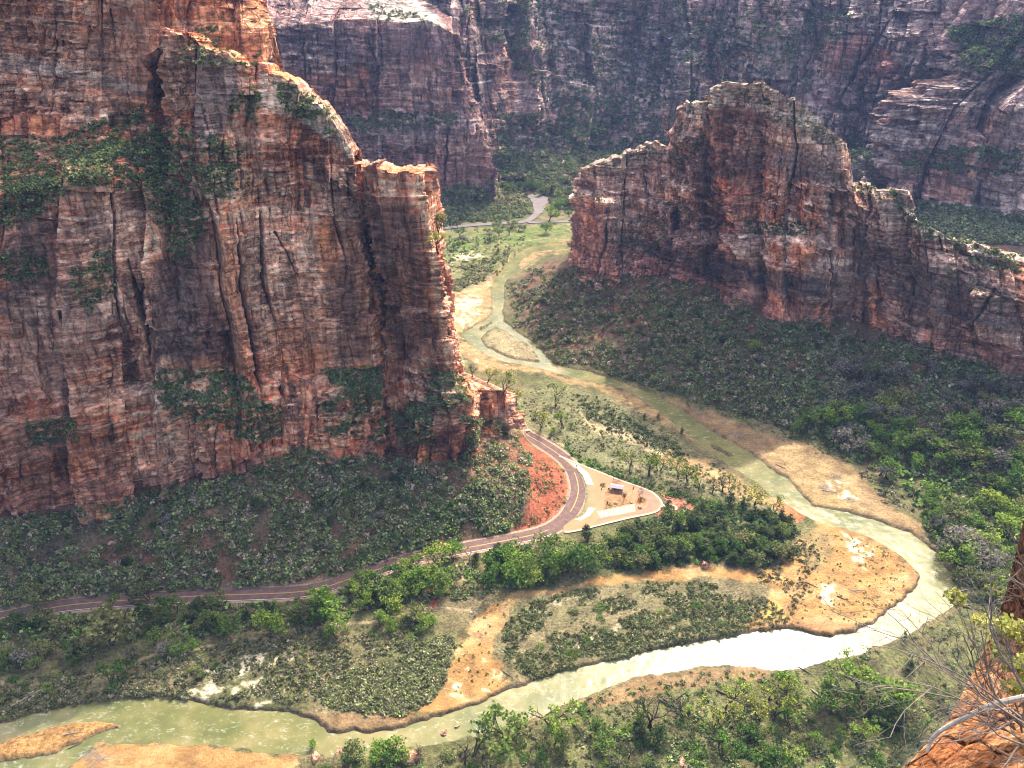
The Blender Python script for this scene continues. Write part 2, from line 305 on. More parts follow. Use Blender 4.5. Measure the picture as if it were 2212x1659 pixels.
# ------------------------------------------------------------------ the cliffs' control columns (photo x, photo y, setback from the foot in metres)
C1 = [
 (27,[(-80,1125,0),(-95,930,3),(-95,912,12),(-105,650,18),(-115,440,26),(-120,310,75),(-120,270,85)]),
 (27,[(10,1118,0),(0,925,3),(0,905,12),(-10,650,18),(-18,430,26),(-20,300,75),(-20,260,85)]),
 (27,[(130,1098,0),(115,890,3),(112,870,12),(95,640,18),(80,410,26),(75,300,75),(75,250,85)]),
 (27,[(225,1090,0),(215,870,3),(213,850,12),(195,620,18),(180,375,28),(160,300,78),(160,240,88)]),
 (30,[(320,1055,0),(318,860,3),(316,820,14),(290,600,20),(280,390,30),(270,255,85),(270,225,90)]),
 (32,[(380,1045,0),(372,870,3),(370,818,14),(350,600,22),(340,420,34),(335,250,80),(335,200,85)]),
 (32,[(400,1042,0),(392,872,3),(390,818,14),(372,600,22),(362,440,34),(348,240,58),(343,62,60)]),
 (35,[(440,1045,0),(432,880,3),(430,818,14),(410,600,22),(400,450,34),(385,300,50),(385,75,60)]),
 (35,[(500,1035,0),(490,880,3),(488,815,14),(470,600,22),(455,470,30),(435,330,42),(430,92,52)]),
 (35,[(545,1015,0),(540,880,4),(535,800,16),(515,600,22),(500,440,28),(490,280,36),(490,118,46)]),
 (37,[(600,985,0),(595,870,4),(590,795,16),(570,600,22),(560,440,26),(555,280,32),(560,142,42)]),
 (38,[(660,965,0),(660,850,4),(655,795,18),(640,600,22),(630,440,26),(630,300,32),(648,190,42)]),
 (32,[(730,990,0),(735,850,4),(735,795,20),(720,600,22),(710,450,26),(700,340,32),(700,235,40)]),
 (30,[(790,985,0),(800,860,5),(800,795,20),(785,600,23),(775,480,26),(768,400,30),(758,330,36)]),
 (28,[(830,980,0),(832,870,5),(822,800,26),(798,620,36),(783,500,38),(777,420,38),(772,352,40)]),
 (28,[(860,978,0),(862,880,5),(846,810,18),(818,620,20),(798,500,22),(788,420,24),(782,360,26)]),
 (28,[(920,990,0),(925,880,5),(915,815,18),(890,620,20),(870,500,22),(858,430,24),(850,358,26)]),
 (25,[(985,1000,0),(990,850,4),(965,805,16),(940,620,18),(925,500,20),(915,420,22),(906,366,26)]),
 (18,[(1050,945,0),(1045,842,6),(973,805,22),(950,620,26),(932,500,30),(921,420,34),(911,372,40)]),
 (8,[(1112,938,0),(1088,845,12),(974,806,40),(951,622,60),(933,502,80),(922,425,90),(911,378,95)]),
 (6,[(1118,925,30),(1078,843,60),(960,810,90),(935,622,130),(915,502,150),(900,430,160),(890,385,160)])]
C1B = [
 [(-140,460,430),(-130,250,435),(-120,100,445),(-110,-480,465)],[(-20,460,430),(-20,270,432),(-15,130,445),(-10,-480,470)],
 [(100,430,432),(100,250,434),(105,130,446),(110,-480,470)],[(220,400,436),(215,230,438),(220,130,446),(230,-480,475)],
 [(320,400,445),(315,230,446),(320,120,450),(330,-480,480)],[(400,400,468),(400,230,468),(405,100,470),(420,-300,500)],
 [(500,300,480),(500,150,482),(505,60,486),(510,-90,520)],[(560,250,486),(556,150,488),(560,60,490),(528,-20,525)],
 [(580,250,500),(580,140,502),(586,45,505),(550,0,530)],[(560,250,560),(570,140,560),(575,50,560),(540,10,560)]]
C2 = [
 [(480,430,1000),(480,285,1004),(480,265,1014),(480,150,1018),(480,20,1025),(480,-90,1150)],
 [(600,430,1000),(600,290,1004),(600,275,1014),(600,150,1018),(590,60,1025),(600,-60,1150)],
 [(720,430,1000),(720,290,1004),(720,262,1016),(715,150,1020),(710,45,1027),(760,-50,1150)],
 [(820,425,1005),(815,300,1010),(812,255,1027),(808,150,1032),(800,40,1038),(850,-30,1150)],
 [(900,420,1010),(900,310,1014),(895,250,1035),(885,150,1040),(870,50,1046),(900,0,1140)],
 [(960,412,1012),(965,300,1018),(955,245,1035),(950,150,1042),(930,45,1050),(950,20,1110)],
 [(1020,402,1018),(1020,290,1024),(1010,240,1044),(992,160,1056),(976,72,1062),(975,45,1100)],
 [(1067,393,1025),(1052,300,1034),(1035,240,1055),(1001,165,1072),(986,90,1080),(982,65,1110)],
 [(1060,393,1090),(1045,305,1100),(1025,245,1120),(990,165,1140),(975,95,1150),(970,70,1150)]]
C3 = [
 [(850,430,1130),(850,300,1150),(850,150,1180),(900,40,1230),(900,-150,1330)],
 [(1000,420,1120),(1000,280,1150),(1000,150,1180),(1008,48,1210),(1000,-150,1330)],
 [(1040,405,1120),(1035,290,1150),(1020,170,1180),(1015,60,1210),(1015,-90,1400)],
 [(1075,395,1125),(1075,300,1175),(1060,200,1200),(1050,100,1230),(1036,12,1250)],
 [(1130,388,1140),(1130,310,1200),(1130,210,1240),(1120,100,1300),(1110,-90,1420)],
 [(1200,388,1150),(1200,330,1230),(1210,220,1290),(1210,100,1350),(1200,-150,1480)],
 [(1350,400,1120),(1350,320,1240),(1360,200,1330),(1360,80,1390),(1370,-150,1500)],
 [(1480,400,1120),(1480,250,1210),(1490,120,1270),(1500,-20,1320),(1510,-150,1400)],
 [(1560,400,1120),(1560,260,1230),(1570,130,1290),(1590,-10,1330),(1600,-150,1400)],
 [(1650,400,1120),(1650,250,1190),(1680,120,1230),(1700,0,1270),(1700,-150,1340)],
 [(1780,420,1080),(1780,300,1150),(1790,200,1180),(1810,90,1200),(1830,-150,1320)],
 [(1850,440,1060),(1870,350,1120),(1900,230,1150),(1930,100,1170),(1990,-150,1280)],
 [(1885,450,1060),(1905,385,1100),(1955,260,1110),(2020,150,1130),(2120,-150,1240)],
 [(1925,455,950),(1940,380,975),(2005,235,1000),(2105,125,1022),(2230,-60,1080)],
 [(2000,452,935),(2010,350,955),(2060,235,970),(2160,140,998),(2300,-80,1060)],
 [(2120,455,925),(2120,350,940),(2140,235,960),(2220,165,982),(2400,-100,1060)],
 [(2330,475,890),(2330,350,905),(2330,215,925),(2400,150,948),(2600,-100,1030)],
 [(2600,500,860),(2600,350,880),(2600,215,900),(2650,150,1000),(2800,-100,1200)]]
C4 = [
 (20,[(1245,560,70),(1245,520,80),(1245,480,85),(1245,440,85),(1245,435,85),(1262,430,85)]),
 (25,[(1224,578,0),(1226,520,4),(1228,480,6),(1230,432,8),(1232,425,30),(1250,420,45)]),
 (27,[(1258,603,0),(1262,530,2),(1263,480,4),(1262,422,6),(1262,405,30),(1264,372,34)]),
 (30,[(1298,612,0),(1305,540,3),(1308,490,6),(1308,430,10),(1308,400,30),(1300,345,36)]),
 (35,[(1340,597,0),(1345,540,4),(1350,500,12),(1352,440,26),(1352,400,30),(1360,325,38)]),
 (42,[(1420,600,0),(1425,530,5),(1425,480,24),(1425,430,30),(1420,380,36),(1412,310,42)]),
 (45,[(1445,600,0),(1450,530,5),(1450,480,18),(1450,430,26),(1448,380,30),(1445,335,38)]),
 (46,[(1475,605,0),(1478,530,5),(1475,475,18),(1472,400,24),(1475,310,30),(1487,228,38)]),
 (48,[(1530,625,0),(1530,530,5),(1530,478,22),(1530,400,24),(1530,300,26),(1535,208,40)]),
 (47,[(1600,652,0),(1600,525,5),(1600,478,22),(1600,400,24),(1600,290,26),(1592,172,42)]),
 (45,[(1650,690,0),(1650,530,5),(1655,482,22),(1660,400,24),(1665,300,26),(1660,195,40)]),
 (43,[(1735,712,0),(1735,540,5),(1735,488,22),(1735,400,24),(1740,320,26),(1740,232,36)]),
 (46,[(1790,690,0),(1795,590,5),(1800,500,12),(1805,400,16),(1812,340,22),(1815,290,28)]),
 (46,[(1830,688,0),(1835,600,5),(1840,510,10),(1833,400,14),(1832,350,25),(1830,305,35)]),
 (46,[(1850,688,0),(1855,600,5),(1860,520,10),(1850,440,16),(1842,410,40),(1840,392,60)]),
 (45,[(1900,700,0),(1905,610,5),(1905,540,8),(1910,470,12),(1908,420,20),(1905,400,30)]),
 (42,[(1960,745,0),(1960,650,5),(1955,580,8),(1950,500,12),(1948,440,18),(1945,412,25)]),
 (41,[(2000,760,0),(2000,680,5),(1995,610,8),(1990,540,12),(1985,500,18),(1978,472,25)]),
 (41,[(2080,775,0),(2080,700,5),(2075,650,8),(2070,590,12),(2065,545,20),(2060,518,28)]),
 (40,[(2160,800,0),(2160,730,5),(2155,680,8),(2150,620,12),(2145,575,20),(2140,540,30)]),
 (40,[(2260,815,0),(2260,740,5),(2250,690,8),(2240,640,12),(2240,590,20),(2240,560,30)]),
 (40,[(2500,850,0),(2500,780,5),(2500,720,8),(2500,680,12),(2500,630,20),(2500,600,30)])]
def from_foot(cols):
    out = []
    for z, c in cols:
        b = c[0]; y0 = PZ(b[0], b[1], z)[1]
        out.append([(p[0], p[1], y0 + p[2]) for p in c])
    return out

# ------------------------------------------------------------------ ground heights
t1_top = [(-400, 1150)] + [(c[0][0], c[0][1]) for z, c in C1[:-1]] + [(1135, 930)]
t1_z = [27] + [z for z, c in C1[:-1]] + [3]
t1_bot = [(-400,1400),(-120,1345),(0,1322),(100,1300),(200,1288),(400,1275),(560,1270),(680,1262),(760,1235),(820,1212),(900,1190),(1000,1170),(1100,1150),(1170,1133),(1205,1112),(1228,1085),(1233,1060),(1226,1020),(1200,992),(1160,965),(1135,945)]
t4_top = [(1215, 560)] + [(c[0][0], c[0][1]) for z, c in C4[1:]]
t4_z = [12] + [z for z, c in C4[1:]]
t4_bot = [(1205,545),(1150,580),(1100,610),(1100,690),(1140,725),(1190,775),(1290,800),(1400,835),(1500,865),(1600,895),(1700,925),(1820,960),(1950,1010),(2080,1070),(2212,1130),(2600,1300)]
t2_top = [(850,418),(930,412),(1020,402),(1066,392)]; t2_z = [25,24,20,17]
t2_bot = [(850,500),(930,490),(1000,481),(1080,475),(1130,472),(1148,462),(1150,445),(1128,430),(1090,405)]
def topw(tp, tz): return np.array([PZ(x, y, z)[:2] for (x, y), z in zip(tp, tz)])
TAL = []
for tp, tz, bt, back in ((t1_top, t1_z, t1_bot, 160), (t4_top, t4_z, t4_bot, 230), (t2_top, t2_z, t2_bot, 120)):
    a = topw(tp, tz); b = w2(bt)
    TAL.append((a, np.array(tz, float), b, np.vstack([b, a[::-1]]), np.vstack([a, a[::-1] * (1 + back / 500)])))
def height(x, y, fine=True):
    z = .1 + 1.2 * np.abs(fbm(x / 40, y / 40, x * 0, 3, 3))
    sr = sdf(river_w, x, y)
    for i in isl_w: sr = np.minimum(sr, -sdf(i, x, y))
    wob = 1.6 * fbm(x / 6, y / 6, x * 0, 3, 11) if fine else 0
    road = dseg(road_w, x, y); z = z * sst(7, 16, road)
    lotd = np.maximum.reduce([sdf(w2(p), x, y) for p in (LOT, REDLOT)]); z = z * sst(2, -10, lotd)
    hz = np.zeros_like(z)
    for k, (a, tz, b, p1, p2) in enumerate(TAL):
        m1 = inside(p1, x, y); m2 = inside(p2, x, y) & ~m1; m = m1 | m2
        xs, ys = x[m], y[m]; dt, hv = dseg(a, xs, ys, vals=tz); db = dseg(b, xs, ys)
        t = db / (db + dt + .01); n = fbm(xs / 22, ys / 22, xs * 0, 4, 23) * 5 * np.minimum(t * 3, 1)
        hh = np.where(m1[m], hv * (t ** .92) + n, (hv + n * .3) * sst(26, 6, dt))
        hz[m] = np.maximum(hz[m], hh)
    z = z + hz
    # far side of the right-hand rock: wooded bench climbing to the back wall
    z = z + 28 * sst(780, 960, y) * sst(380, 520, x)
    # slope at the foot of the back wall
    z = z + 14 * sst(1080, 1200, y) * sst(540, 420, x)
    bank = sst(-2.0, 1.0, sr + wob)
    z = lerp(z, -2.3 + .25 * noise(x / 5, y / 5, x * 0, 4), bank)
    return z
# ground sheet: dense where the picture is dense
gx = np.concatenate([np.linspace(-2200, -220, 18)[:-1], np.arange(-220, 2440, 2.6), np.linspace(2440, 4600, 18)[1:]])
gy = np.concatenate([np.arange(1800, 1661, -12), np.arange(1660, 560, -2.2), np.arange(560, 395, -1.6), np.arange(395, 250, -8), np.arange(250, 80, -30)])
GX, GY = np.meshgrid(gx, gy, indexing='ij')
G = PZ(GX, GY, 0.); G = G.reshape(-1, 3)
G[:, 2] = height(G[:, 0], G[:, 1])
px, py = proj(G); x, y = G[:, 0], G[:, 1]
OLIVE = np.array((.15, .15, .055)); DRY = np.array((.235, .185, .09)); SOILR = np.array((.30, .135, .075)); REDS = np.array((.42, .125, .06))
SAND_C = {'orange': (.52, .28, .095), 'brown': (.31, .20, .095), 'tan': (.43, .29, .125), 'pale': (.60, .46, .26)}
n1 = fbm(x / 25, y / 25, x * 0, 4, 31)[:, None]; n2 = fbm(x / 4, y / 4, x * 0, 3, 37)[:, None]
C = lerp(OLIVE, DRY, np.clip(.5 + n1 * 1.4, 0, 1))
wobx = px + 5 * fbm(x / 7, y / 7, x * 0, 3, 41); woby = py + 4 * fbm(x / 7, y / 7, x * 0, 3, 43)
def paint(polys, c, soft=4, k=1., nz=0.):
    global C
    for p in polys:
        m = np.clip(sst(-soft, soft, sdf(p, wobx, woby)) , 0, 1)[:, None] * k
        if nz: m = m * np.clip(.5 + nz * (n2 + n1) * 2, 0, 1)
        C = lerp(C, np.array(c), m)
hz = G[:, 2]
C = lerp(C, lerp(np.array((.17, .115, .075)), SOILR * .8, np.clip(.45 + 1.8 * n1, 0, 1)), sst(1.5, 5, hz)[:, None] * .85)
C = lerp(C, SOILR, (sst(.3, 2, hz) * sst(6, 3, hz) * (py < 1300) * (px < 1110) * (py > 1000))[:, None] * .7)
paint([GRASS], (.23, .22, .10), 12, .9)
paint([[(650,1700),(700,1645),(1130,1575),(1300,1500),(1500,1455),(1800,1440),(2000,1360),(2080,1310),(2090,1200),(2212,1150),(2300,1700)]], (.155, .165, .055), 10, .8, 1.5)
paint(GREEN, (.155, .215, .045), 5, .9); paint(GREEN, (.24, .22, .09), 5, .8, 1.5)
paint([[(940,560),(1060,570),(1060,610),(950,640)]], (.30, .24, .12), 6, .6)
paint([REDCUT], REDS, 4, 1.)
wobx = px + 16 * fbm(x / 14, y / 14, x * 0, 4, 45); woby = py + 11 * fbm(x / 14, y / 14, x * 0, 4, 47)
SMO = np.ones(len(x))
wobx = wobx + 14 * fbm(x / 5, y / 5, x * 0, 3, 49); woby = woby + 8 * fbm(x / 5, y / 5, x * 0, 3, 50)
for p, k in SAND:
    paint([p], SAND_C[k], 4, .97)
    SMO = np.minimum(SMO, 1 - (.75 if k == 'orange' else .4) * sst(-4, 4, sdf(p, wobx, woby)))
blot = sst(-.1, .5, fbm(x / 16, y / 10, x * 0, 4, 91))
C = lerp(C, np.array((.64, .43, .20)), ((1 - SMO) * blot)[:, None])
C = lerp(C, np.array((.33, .18, .07)), ((1 - SMO) * sst(.1, .5, fbm(x / 9, y / 6, x * 0, 4, 93)))[:, None])
paint([ISL[0], [(0,1585),(90,1570),(270,1550),(275,1580),(120,1635),(0,1655)]], SAND_C['orange'], 3, .95); paint([ISL[1]], (.40,.32,.17), 3, .95); paint([ISL[4]], SAND_C['tan'], 3, .95)
paint(PALE, (.85, .72, .46), 4, .95, 1.2)
paint([[(1085,1300),(1240,1268),(1400,1255),(1560,1252),(1650,1275),(1640,1320),(1590,1370),(1400,1405),(1200,1455),(1090,1430),(1065,1400)]], (.24, .20, .10), 5, .5)
paint([[(1730,1150),(1780,1140),(1800,1190),(1770,1230),(1730,1220)]], (.32, .25, .11), 8, .7)
paint([[(1650,1308),(1690,1305),(1690,1355),(1650,1350)]], (.55, .42, .10), 8, .8)
paint([[(1595,1345),(1700,1340),(1850,1350),(1826,1373),(1600,1368)]], (.42, .22, .10), 5, .7)
paint([T([(640,530),(950,590),(940,640),(630,705)])], (.42, .24, .11), 2)
paint([REDLOT], (.55, .22, .12), 3)
paint([[(1690,1085),(1720,1105),(1745,1120),(1720,1130),(1690,1110)]], (.55, .2, .08), 4, .8)
for t in TRAIL:
    d = dseg(w2(t), x, y); C = lerp(C, np.array((.42, .32, .18)), (sst(1.5, .5, d) * .85)[:, None])
d = dseg(w2(TRAIL[1]), x, y); C = lerp(C, REDS, (sst(2.5, .8, d))[:, None])
# pale branching washes on the gravel by the upper river
wsh = np.abs(fbm(x / 14, y / 9, x * 0, 3, 61)); mk = sst(.05, .0, wsh) * (sdf([(955,630),(1066,595),(1066,690),(1010,745),(1120,800),(1000,790),(960,705)], px, py) > 0)
C = lerp(C, np.array((.72, .62, .42)), mk[:, None] * .8)
dr = dseg(road_w, x, y); C = lerp(C, np.array((.46, .30, .20)), sst(7.4, 5.8, dr + n2[:, 0])[:, None] * .8)
wet = (hz < -.5); C[wet] = np.array((.30, .22, .12))
slope_bank = (hz < -.1) & (hz > -1.6) & (inside(LB[:40] + [(1481,1300),(0,1400)], px, py) | (px > 1990)); C[slope_bank] = lerp(C[slope_bank], np.array((.10, .07, .045)), .65)
C = C * (1 + .25 * n2) * .74
M_GROUND = ground_mat()
obj('ground', mesh('ground', G, quads(len(gx), len(gy))[:, ::-1], M_GROUND, np.clip(C, 0.01, .9), True, SMO), kind='structure')
# river surface, laid where the river runs and a little under its banks
m = sdf(river_w, x, y).reshape(len(gx), len(gy)) > -5
q = quads(len(gx), len(gy)); mf = m.ravel(); q = q[mf[q].all(1)]
Wv = G.copy(); Wv[:, 2] = ZW + .06 * noise(x / 3, y / 3, x * 0, 9)
u, inv = np.unique(q, return_inverse=True); M_WATER = water_mat()
obj('river', mesh('river', Wv[u], inv.reshape(q.shape)[:, ::-1], M_WATER, None, True), kind='structure')

# ------------------------------------------------------------------ cliffs
GRIDS = []
def resample(P, n_u, n_v):
    """P: K x M x 3 control points -> smooth along u (columns), straight along v (rows)"""
    K, M = P.shape[:2]
    du = np.linalg.norm(np.diff(P, axis=0), axis=2).mean(1); cu = np.concatenate([[0], np.cumsum(du)])
    dv = np.linalg.norm(np.diff(P, axis=1), axis=2).mean(0); cv = np.concatenate([[0], np.cumsum(dv)])
    return cu, cv
def cliff(name, cols, step, seed, amp, mat, S, palette, patches=(), roof=70, cracks=(), foot=30, drop=90, colsc=1., smoothareas=(), lines=(), terr=2.):
    P = np.array([[PY(p[0], p[1], p[2]) for p in c] for c in cols])
    f = P[:, :1].copy(); f[..., 2] -= foot; f[..., 1] -= 3
    t1 = P[:, -1:].copy(); t1[..., 1] += roof * .3; t1[..., 2] -= 2
    t2 = P[:, -1:].copy(); t2[..., 1] += roof; t2[..., 2] -= drop
    P = np.concatenate([f, P, t1, t2], 1); K, M = P.shape[:2]
    pxx, pyy = proj(P)
    U = [0]; V = [0]
    for i in range(K - 1): U.append(U[-1] + max(2, int(np.clip(np.abs(np.diff(pxx[i:i + 2], axis=0)).max(), 10, 400) / step)))
    for j in range(M - 1): V.append(V[-1] + max(3, int(np.clip(np.abs(np.diff(pyy[:, j:j + 2], axis=1)).max(), 8, 500) / step)))
    V[-1] = V[-2] + 8; V[-2] = V[-3] + 10; V[-1] = V[-2] + 8
    nu, nv = U[-1] + 1, V[-1] + 1
    uu = np.interp(np.arange(nu), U, np.arange(K)); vv = np.interp(np.arange(nv), V, np.arange(M))
    # Catmull-Rom along u (softened), straight along v
    i = np.clip(np.floor(uu).astype(int), 0, K - 2); t = (uu - i)[:, None, None]
    p0, p1, p2, p3 = P[np.clip(i - 1, 0, K - 1)], P[i], P[i + 1], P[np.clip(i + 2, 0, K - 1)]
    mlim = .2
    a = p1 + t * (p2 - p1); cr = .5 * (2 * p1 + (p2 - p0) * t + (2 * p0 - 5 * p1 + 4 * p2 - p3) * t * t + (3 * p1 - p0 - 3 * p2 + p3) * t ** 3)
    Q = lerp(a, cr, mlim)
    j = np.clip(np.floor(vv).astype(int), 0, M - 2); t = (vv - j)[None, :, None]
    Q = Q[:, j] * (1 - t) + Q[:, j + 1] * t
    x, y, z = Q[..., 0], Q[..., 1], Q[..., 2]
    # outward direction: horizontal, from a widely smoothed surface
    Qs = Q.mean(1); tg = np.gradient(Qs, axis=0); tg[:, 2] = 0; tl = np.linalg.norm(tg, axis=1)[:, None]; tg /= tl + 1e-9
    k = np.ones(31) / 31; tg = np.stack([np.convolve(np.pad(tg[:, c], 15, 'edge'), k, 'valid') for c in range(3)], -1)
    tg /= np.linalg.norm(tg, axis=1)[:, None]
    nrm = np.stack([tg[:, 1], -tg[:, 0], tg[:, 2] * 0], -1)[:, None, :] * np.ones((1, nv, 1))
    s = np.cumsum(np.linalg.norm(np.diff(Qs, axis=0, prepend=Qs[:1]), axis=1))[:, None] + 0 * z
    sw = s + 2 * fbm(x / 15, y / 15, z / 15, 3, seed + 1) * S
    def joints(sv, w, sd_):
        """one-dimensional cells along the wall: id and distance to the joint"""
        q = sv / w; f = np.floor(q); b1 = np.full(q.shape, 9.); b2 = np.full(q.shape, 9.); cid = f * 0; o = f * 0; lo = f * 0
        for i in (-1, 0, 1):
            l = q - (f + i + .1 + .8 * _h(f + i, o, o, sd_)); d = np.abs(l); m = d < b1
            b2 = np.where(m, b1, np.minimum(b2, d)); cid = np.where(m, f + i, cid); lo = np.where(m, l, lo); b1 = np.where(m, d, b1)
        return cid, (b2 - b1) * w, lo * w
    zz = z + 4 * S * fbm(x / (70 * S), y / (70 * S), z / (70 * S), 2, seed + 2) + .10 * s
    w1 = s + 9 * S * fbm(s / (60 * S), s * 0, z / (70 * S), 3, seed + 1); k1, d1, l_d1 = joints(w1, 23 * S, seed)
    w2_ = s + 3.5 * S * fbm(s / (22 * S), s * 0, z / (26 * S), 3, seed + 2); k2, d2, l_d2 = joints(w2_ , 7.5 * S, seed + 3)
    w3 = s + 1.5 * S * fbm(s / (8 * S), s * 0, z / (9 * S), 2, seed + 5)
    o = k1 * 0
    kz1, dz1, l_dz1 = joints(zz + 40 * S * _h(k1, o, o, seed + 30), 34 * S, seed + 31)
    kz2, dz2, l_dz2 = joints(zz + 11 * S * _h(k2, o, o, seed + 32), 11 * S, seed + 33)
    kz3, dz3, l_dz3 = joints(zz + 1.2 * S * fbm(s / (16 * S), s * 0, zz / (12 * S), 3, seed + 36), 3.4 * S, seed + 37)
    k3, d3, l_d3 = joints(w3 + 5 * _h(kz3, o, o, seed + 40), 3.1 * S, seed + 6)
    c1 = _h(k1, kz1, o, seed + 41); c2 = _h(k2, kz2, o, seed + 42); c3 = _h(k3, kz3, o, seed + 43); cb = _h(kz3, np.floor(s / (30 * S) + .5 * c1), o, seed + 44)
    bed = noise(x / (70 * S), y / (70 * S), zz / (1.5 * S), seed + 4); bed2 = noise(x / (40 * S), y / (40 * S), zz / (6. * S), seed + 7)
    reg = sst(-.22, .3, fbm(x / (55 * S), y / (55 * S), z / (55 * S), 3, seed + 8))      # smooth faces against broken faces
    for poly in smoothareas: reg = np.minimum(reg, .75 - .65 * sst(-10, 10, sdf(poly, *proj(Q))))
    rough = .3 + 1.0 * reg
    j1 = sst(-.1, .35, noise(s / (30 * S), z * 0, z / (50 * S), seed + 50)); j2 = sst(-.15, .3, noise(s / (10 * S), z * 0, z / (16 * S), seed + 51))
    tilt = (_h(k1, kz1, o, seed + 70) - .5) * .7 * l_d1 + (_h(k2, kz2, o, seed + 71) - .5) * .9 * l_d2 * rough + (_h(k2, kz2, o, seed + 72) - .55) * .5 * l_dz2 * rough + (_h(k3, kz3, o, seed + 73) - .5) * 1.1 * l_d3 * rough
    stroke = sst(.12, .4, noise(s / (7 * S), y * 0, zz / (1.15 * S) + s / (28 * S) * (noise(s / (60 * S), o, z / (25 * S), seed + 75) * 2), seed + 74)) * (.25 + reg)
    tq = zz / (15 * S) + .35 * fbm(s / (45 * S), o, o, 3, seed + 90) + .5 * _h(k1, o, o, seed + 91); tf = tq - np.floor(tq); th = _h(np.floor(tq), o, o, seed + 92)
    D = tilt + terr * (th > .3) * (tf ** 1.5 - .4) + 1.1 * stroke + (_h(k1, o, o, seed + 60) - .5) * 11. + (c1 - .5) * 3.5 + (c2 - .5) * 2.6 * rough + (c3 - .5) * 1.5 * rough + (cb - .5) * 1.5 * rough + bed * .8 * (.4 + reg) + np.clip(bed2, -.5, .5) * 1.6
    D = D + 5. * fbm(x / (30 * S), y / (30 * S), z / (60 * S), 4, seed + 9) + .8 * fbm(x / (4 * S), y / (4 * S), z / (3 * S), 4, seed + 10) * rough
    g1_ = np.exp(-(d1 / (1.1 * S)) ** 2) * np.clip(j1 * 1.3, .15, 1); g2_ = np.exp(-(d2 / (.7 * S)) ** 2) * j2 * (.3 + reg); g3_ = np.exp(-(dz2 / (.5 * S)) ** 2) * j2 * rough
    D = D - 5.5 * g1_ - 2.4 * g2_ - 1.1 * g3_
    cpx, cpy = proj(Q); ck = np.zeros_like(D)
    for pl, w, dep in cracks:
        dd, wv = dseg(pl, cpx + 5 * fbm(x / 9, y / 9, z / 9, 4, 77), cpy, vals=[w * .25] + [w * .75] * (len(pl) - 2) + [w * .25] if len(pl) > 2 else [w * .7, w * .2]); e_ = np.exp(-(dd / wv) ** 2); ck = np.maximum(ck, e_ * np.minimum(wv / w * 1.6, 1)); D = D - dep * e_ * wv / w * 1.3
    fade = np.interp(vv, [0, M - 3.0, M - 2, M - 1], [1, 1, .6, .3])[None]
    D = D * S * amp * fade
    Q = Q + nrm * D[..., None]
    top = np.interp(vv, [M - 4, M - 3.2, M - 3, M - 1], [0, .35, 1, 1])[None]
    Q[..., 2] += (2.6 * S * fbm(s / (14 * S), x * 0, x * 0, 4, seed + 12) + 2.6 * S * (c2 - .5) + 1.2 * S * (c3 - .5)) * top * amp
    Q[..., 2] += .5 * S * bed * amp * np.clip(fade, 0, 1)
    # colour of the stone, with some light and shade painted in
    cpx, cpy = proj(Q)
    base, light, dark, orange = [np.array(c) for c in palette]
    r1 = fbm(x / (45 * S), y / (45 * S), z / (70 * S), 3, seed + 20)[..., None]; r2 = fbm(s / (6 * S), x * 0, z / (45 * S), 4, seed + 21)[..., None]
    Cc = lerp(base, light, np.clip(.28 + r1 * .9 + .5 * (c3 - .5)[..., None] + .55 * bed[..., None], 0, 1))
    Cc = lerp(Cc, orange, np.clip((noise(s / (22 * S), x * 0, z / (30 * S), seed + 22)[..., None] + .9 * r2 - .35) * 1.6, 0, .85))
    Cc = lerp(Cc, dark, np.clip((-r1 * .8 + r2 * 1.0 + (c2 - .5)[..., None] * .7 - .26) * 2.6, 0, .85))
    Cc = Cc * (.72 + .56 * _h(k1, kz1, o, seed + 80) + .35 * (_h(k2, kz2, o, seed + 81) - .5) * rough + .3 * (_h(k3, kz3, o, seed + 82) - .5) * rough)[..., None]
    Cc = lerp(Cc, light * 1.15, (stroke * .6 * np.clip(.5 + noise(x / (20 * S), y / (20 * S), z / (20 * S), seed + 83), 0, 1))[..., None])  # ledge strokes paled as weathered edges, with caught sky light painted in
    Cc = Cc * (1 - .8 * g1_ - .55 * g2_ - .4 * g3_ - .3 * rough * j2 * np.exp(-(d3 / (.5 * S)) ** 2)).clip(.08, 1)[..., None]  # joints darkened in the colour to paint the shade of crevices
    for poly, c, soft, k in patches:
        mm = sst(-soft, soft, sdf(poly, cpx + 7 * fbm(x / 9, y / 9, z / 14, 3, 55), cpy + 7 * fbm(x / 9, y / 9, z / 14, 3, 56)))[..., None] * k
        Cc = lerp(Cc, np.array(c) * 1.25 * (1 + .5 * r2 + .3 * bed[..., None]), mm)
    for pl in lines:
        dd = dseg(pl, cpx + 3 * fbm(x / 30, y / 30, z / 30, 3, 57), cpy + 3 * fbm(x / 30, y / 30, z / 30, 3, 58)); Cc = lerp(Cc, np.array((.8, .72, .62)), (np.exp(-(dd / 1.6) ** 2) * .9)[..., None])
    Cc = Cc * (1 - .85 * np.clip(ck, 0, 1))[..., None] * colsc  # traced cracks darkened too, their shade painted into the colour
    me = mesh(name, Q.reshape(-1, 3), quads(nu, nv), mat, np.clip(Cc, .01, .85).reshape(-1, 3), False)
    o = obj(name, me, kind='structure')
    return o
NEARP = ((.68, .225, .105), (.84, .50, .33), (.13, .055, .038), (.84, .29, .11))
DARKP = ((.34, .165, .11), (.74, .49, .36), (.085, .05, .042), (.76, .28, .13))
FARP = ((.35, .215, .18), (.58, .43, .36), (.10, .07, .066), (.60, .29, .19))
VEGC = (.10, .095, .06)
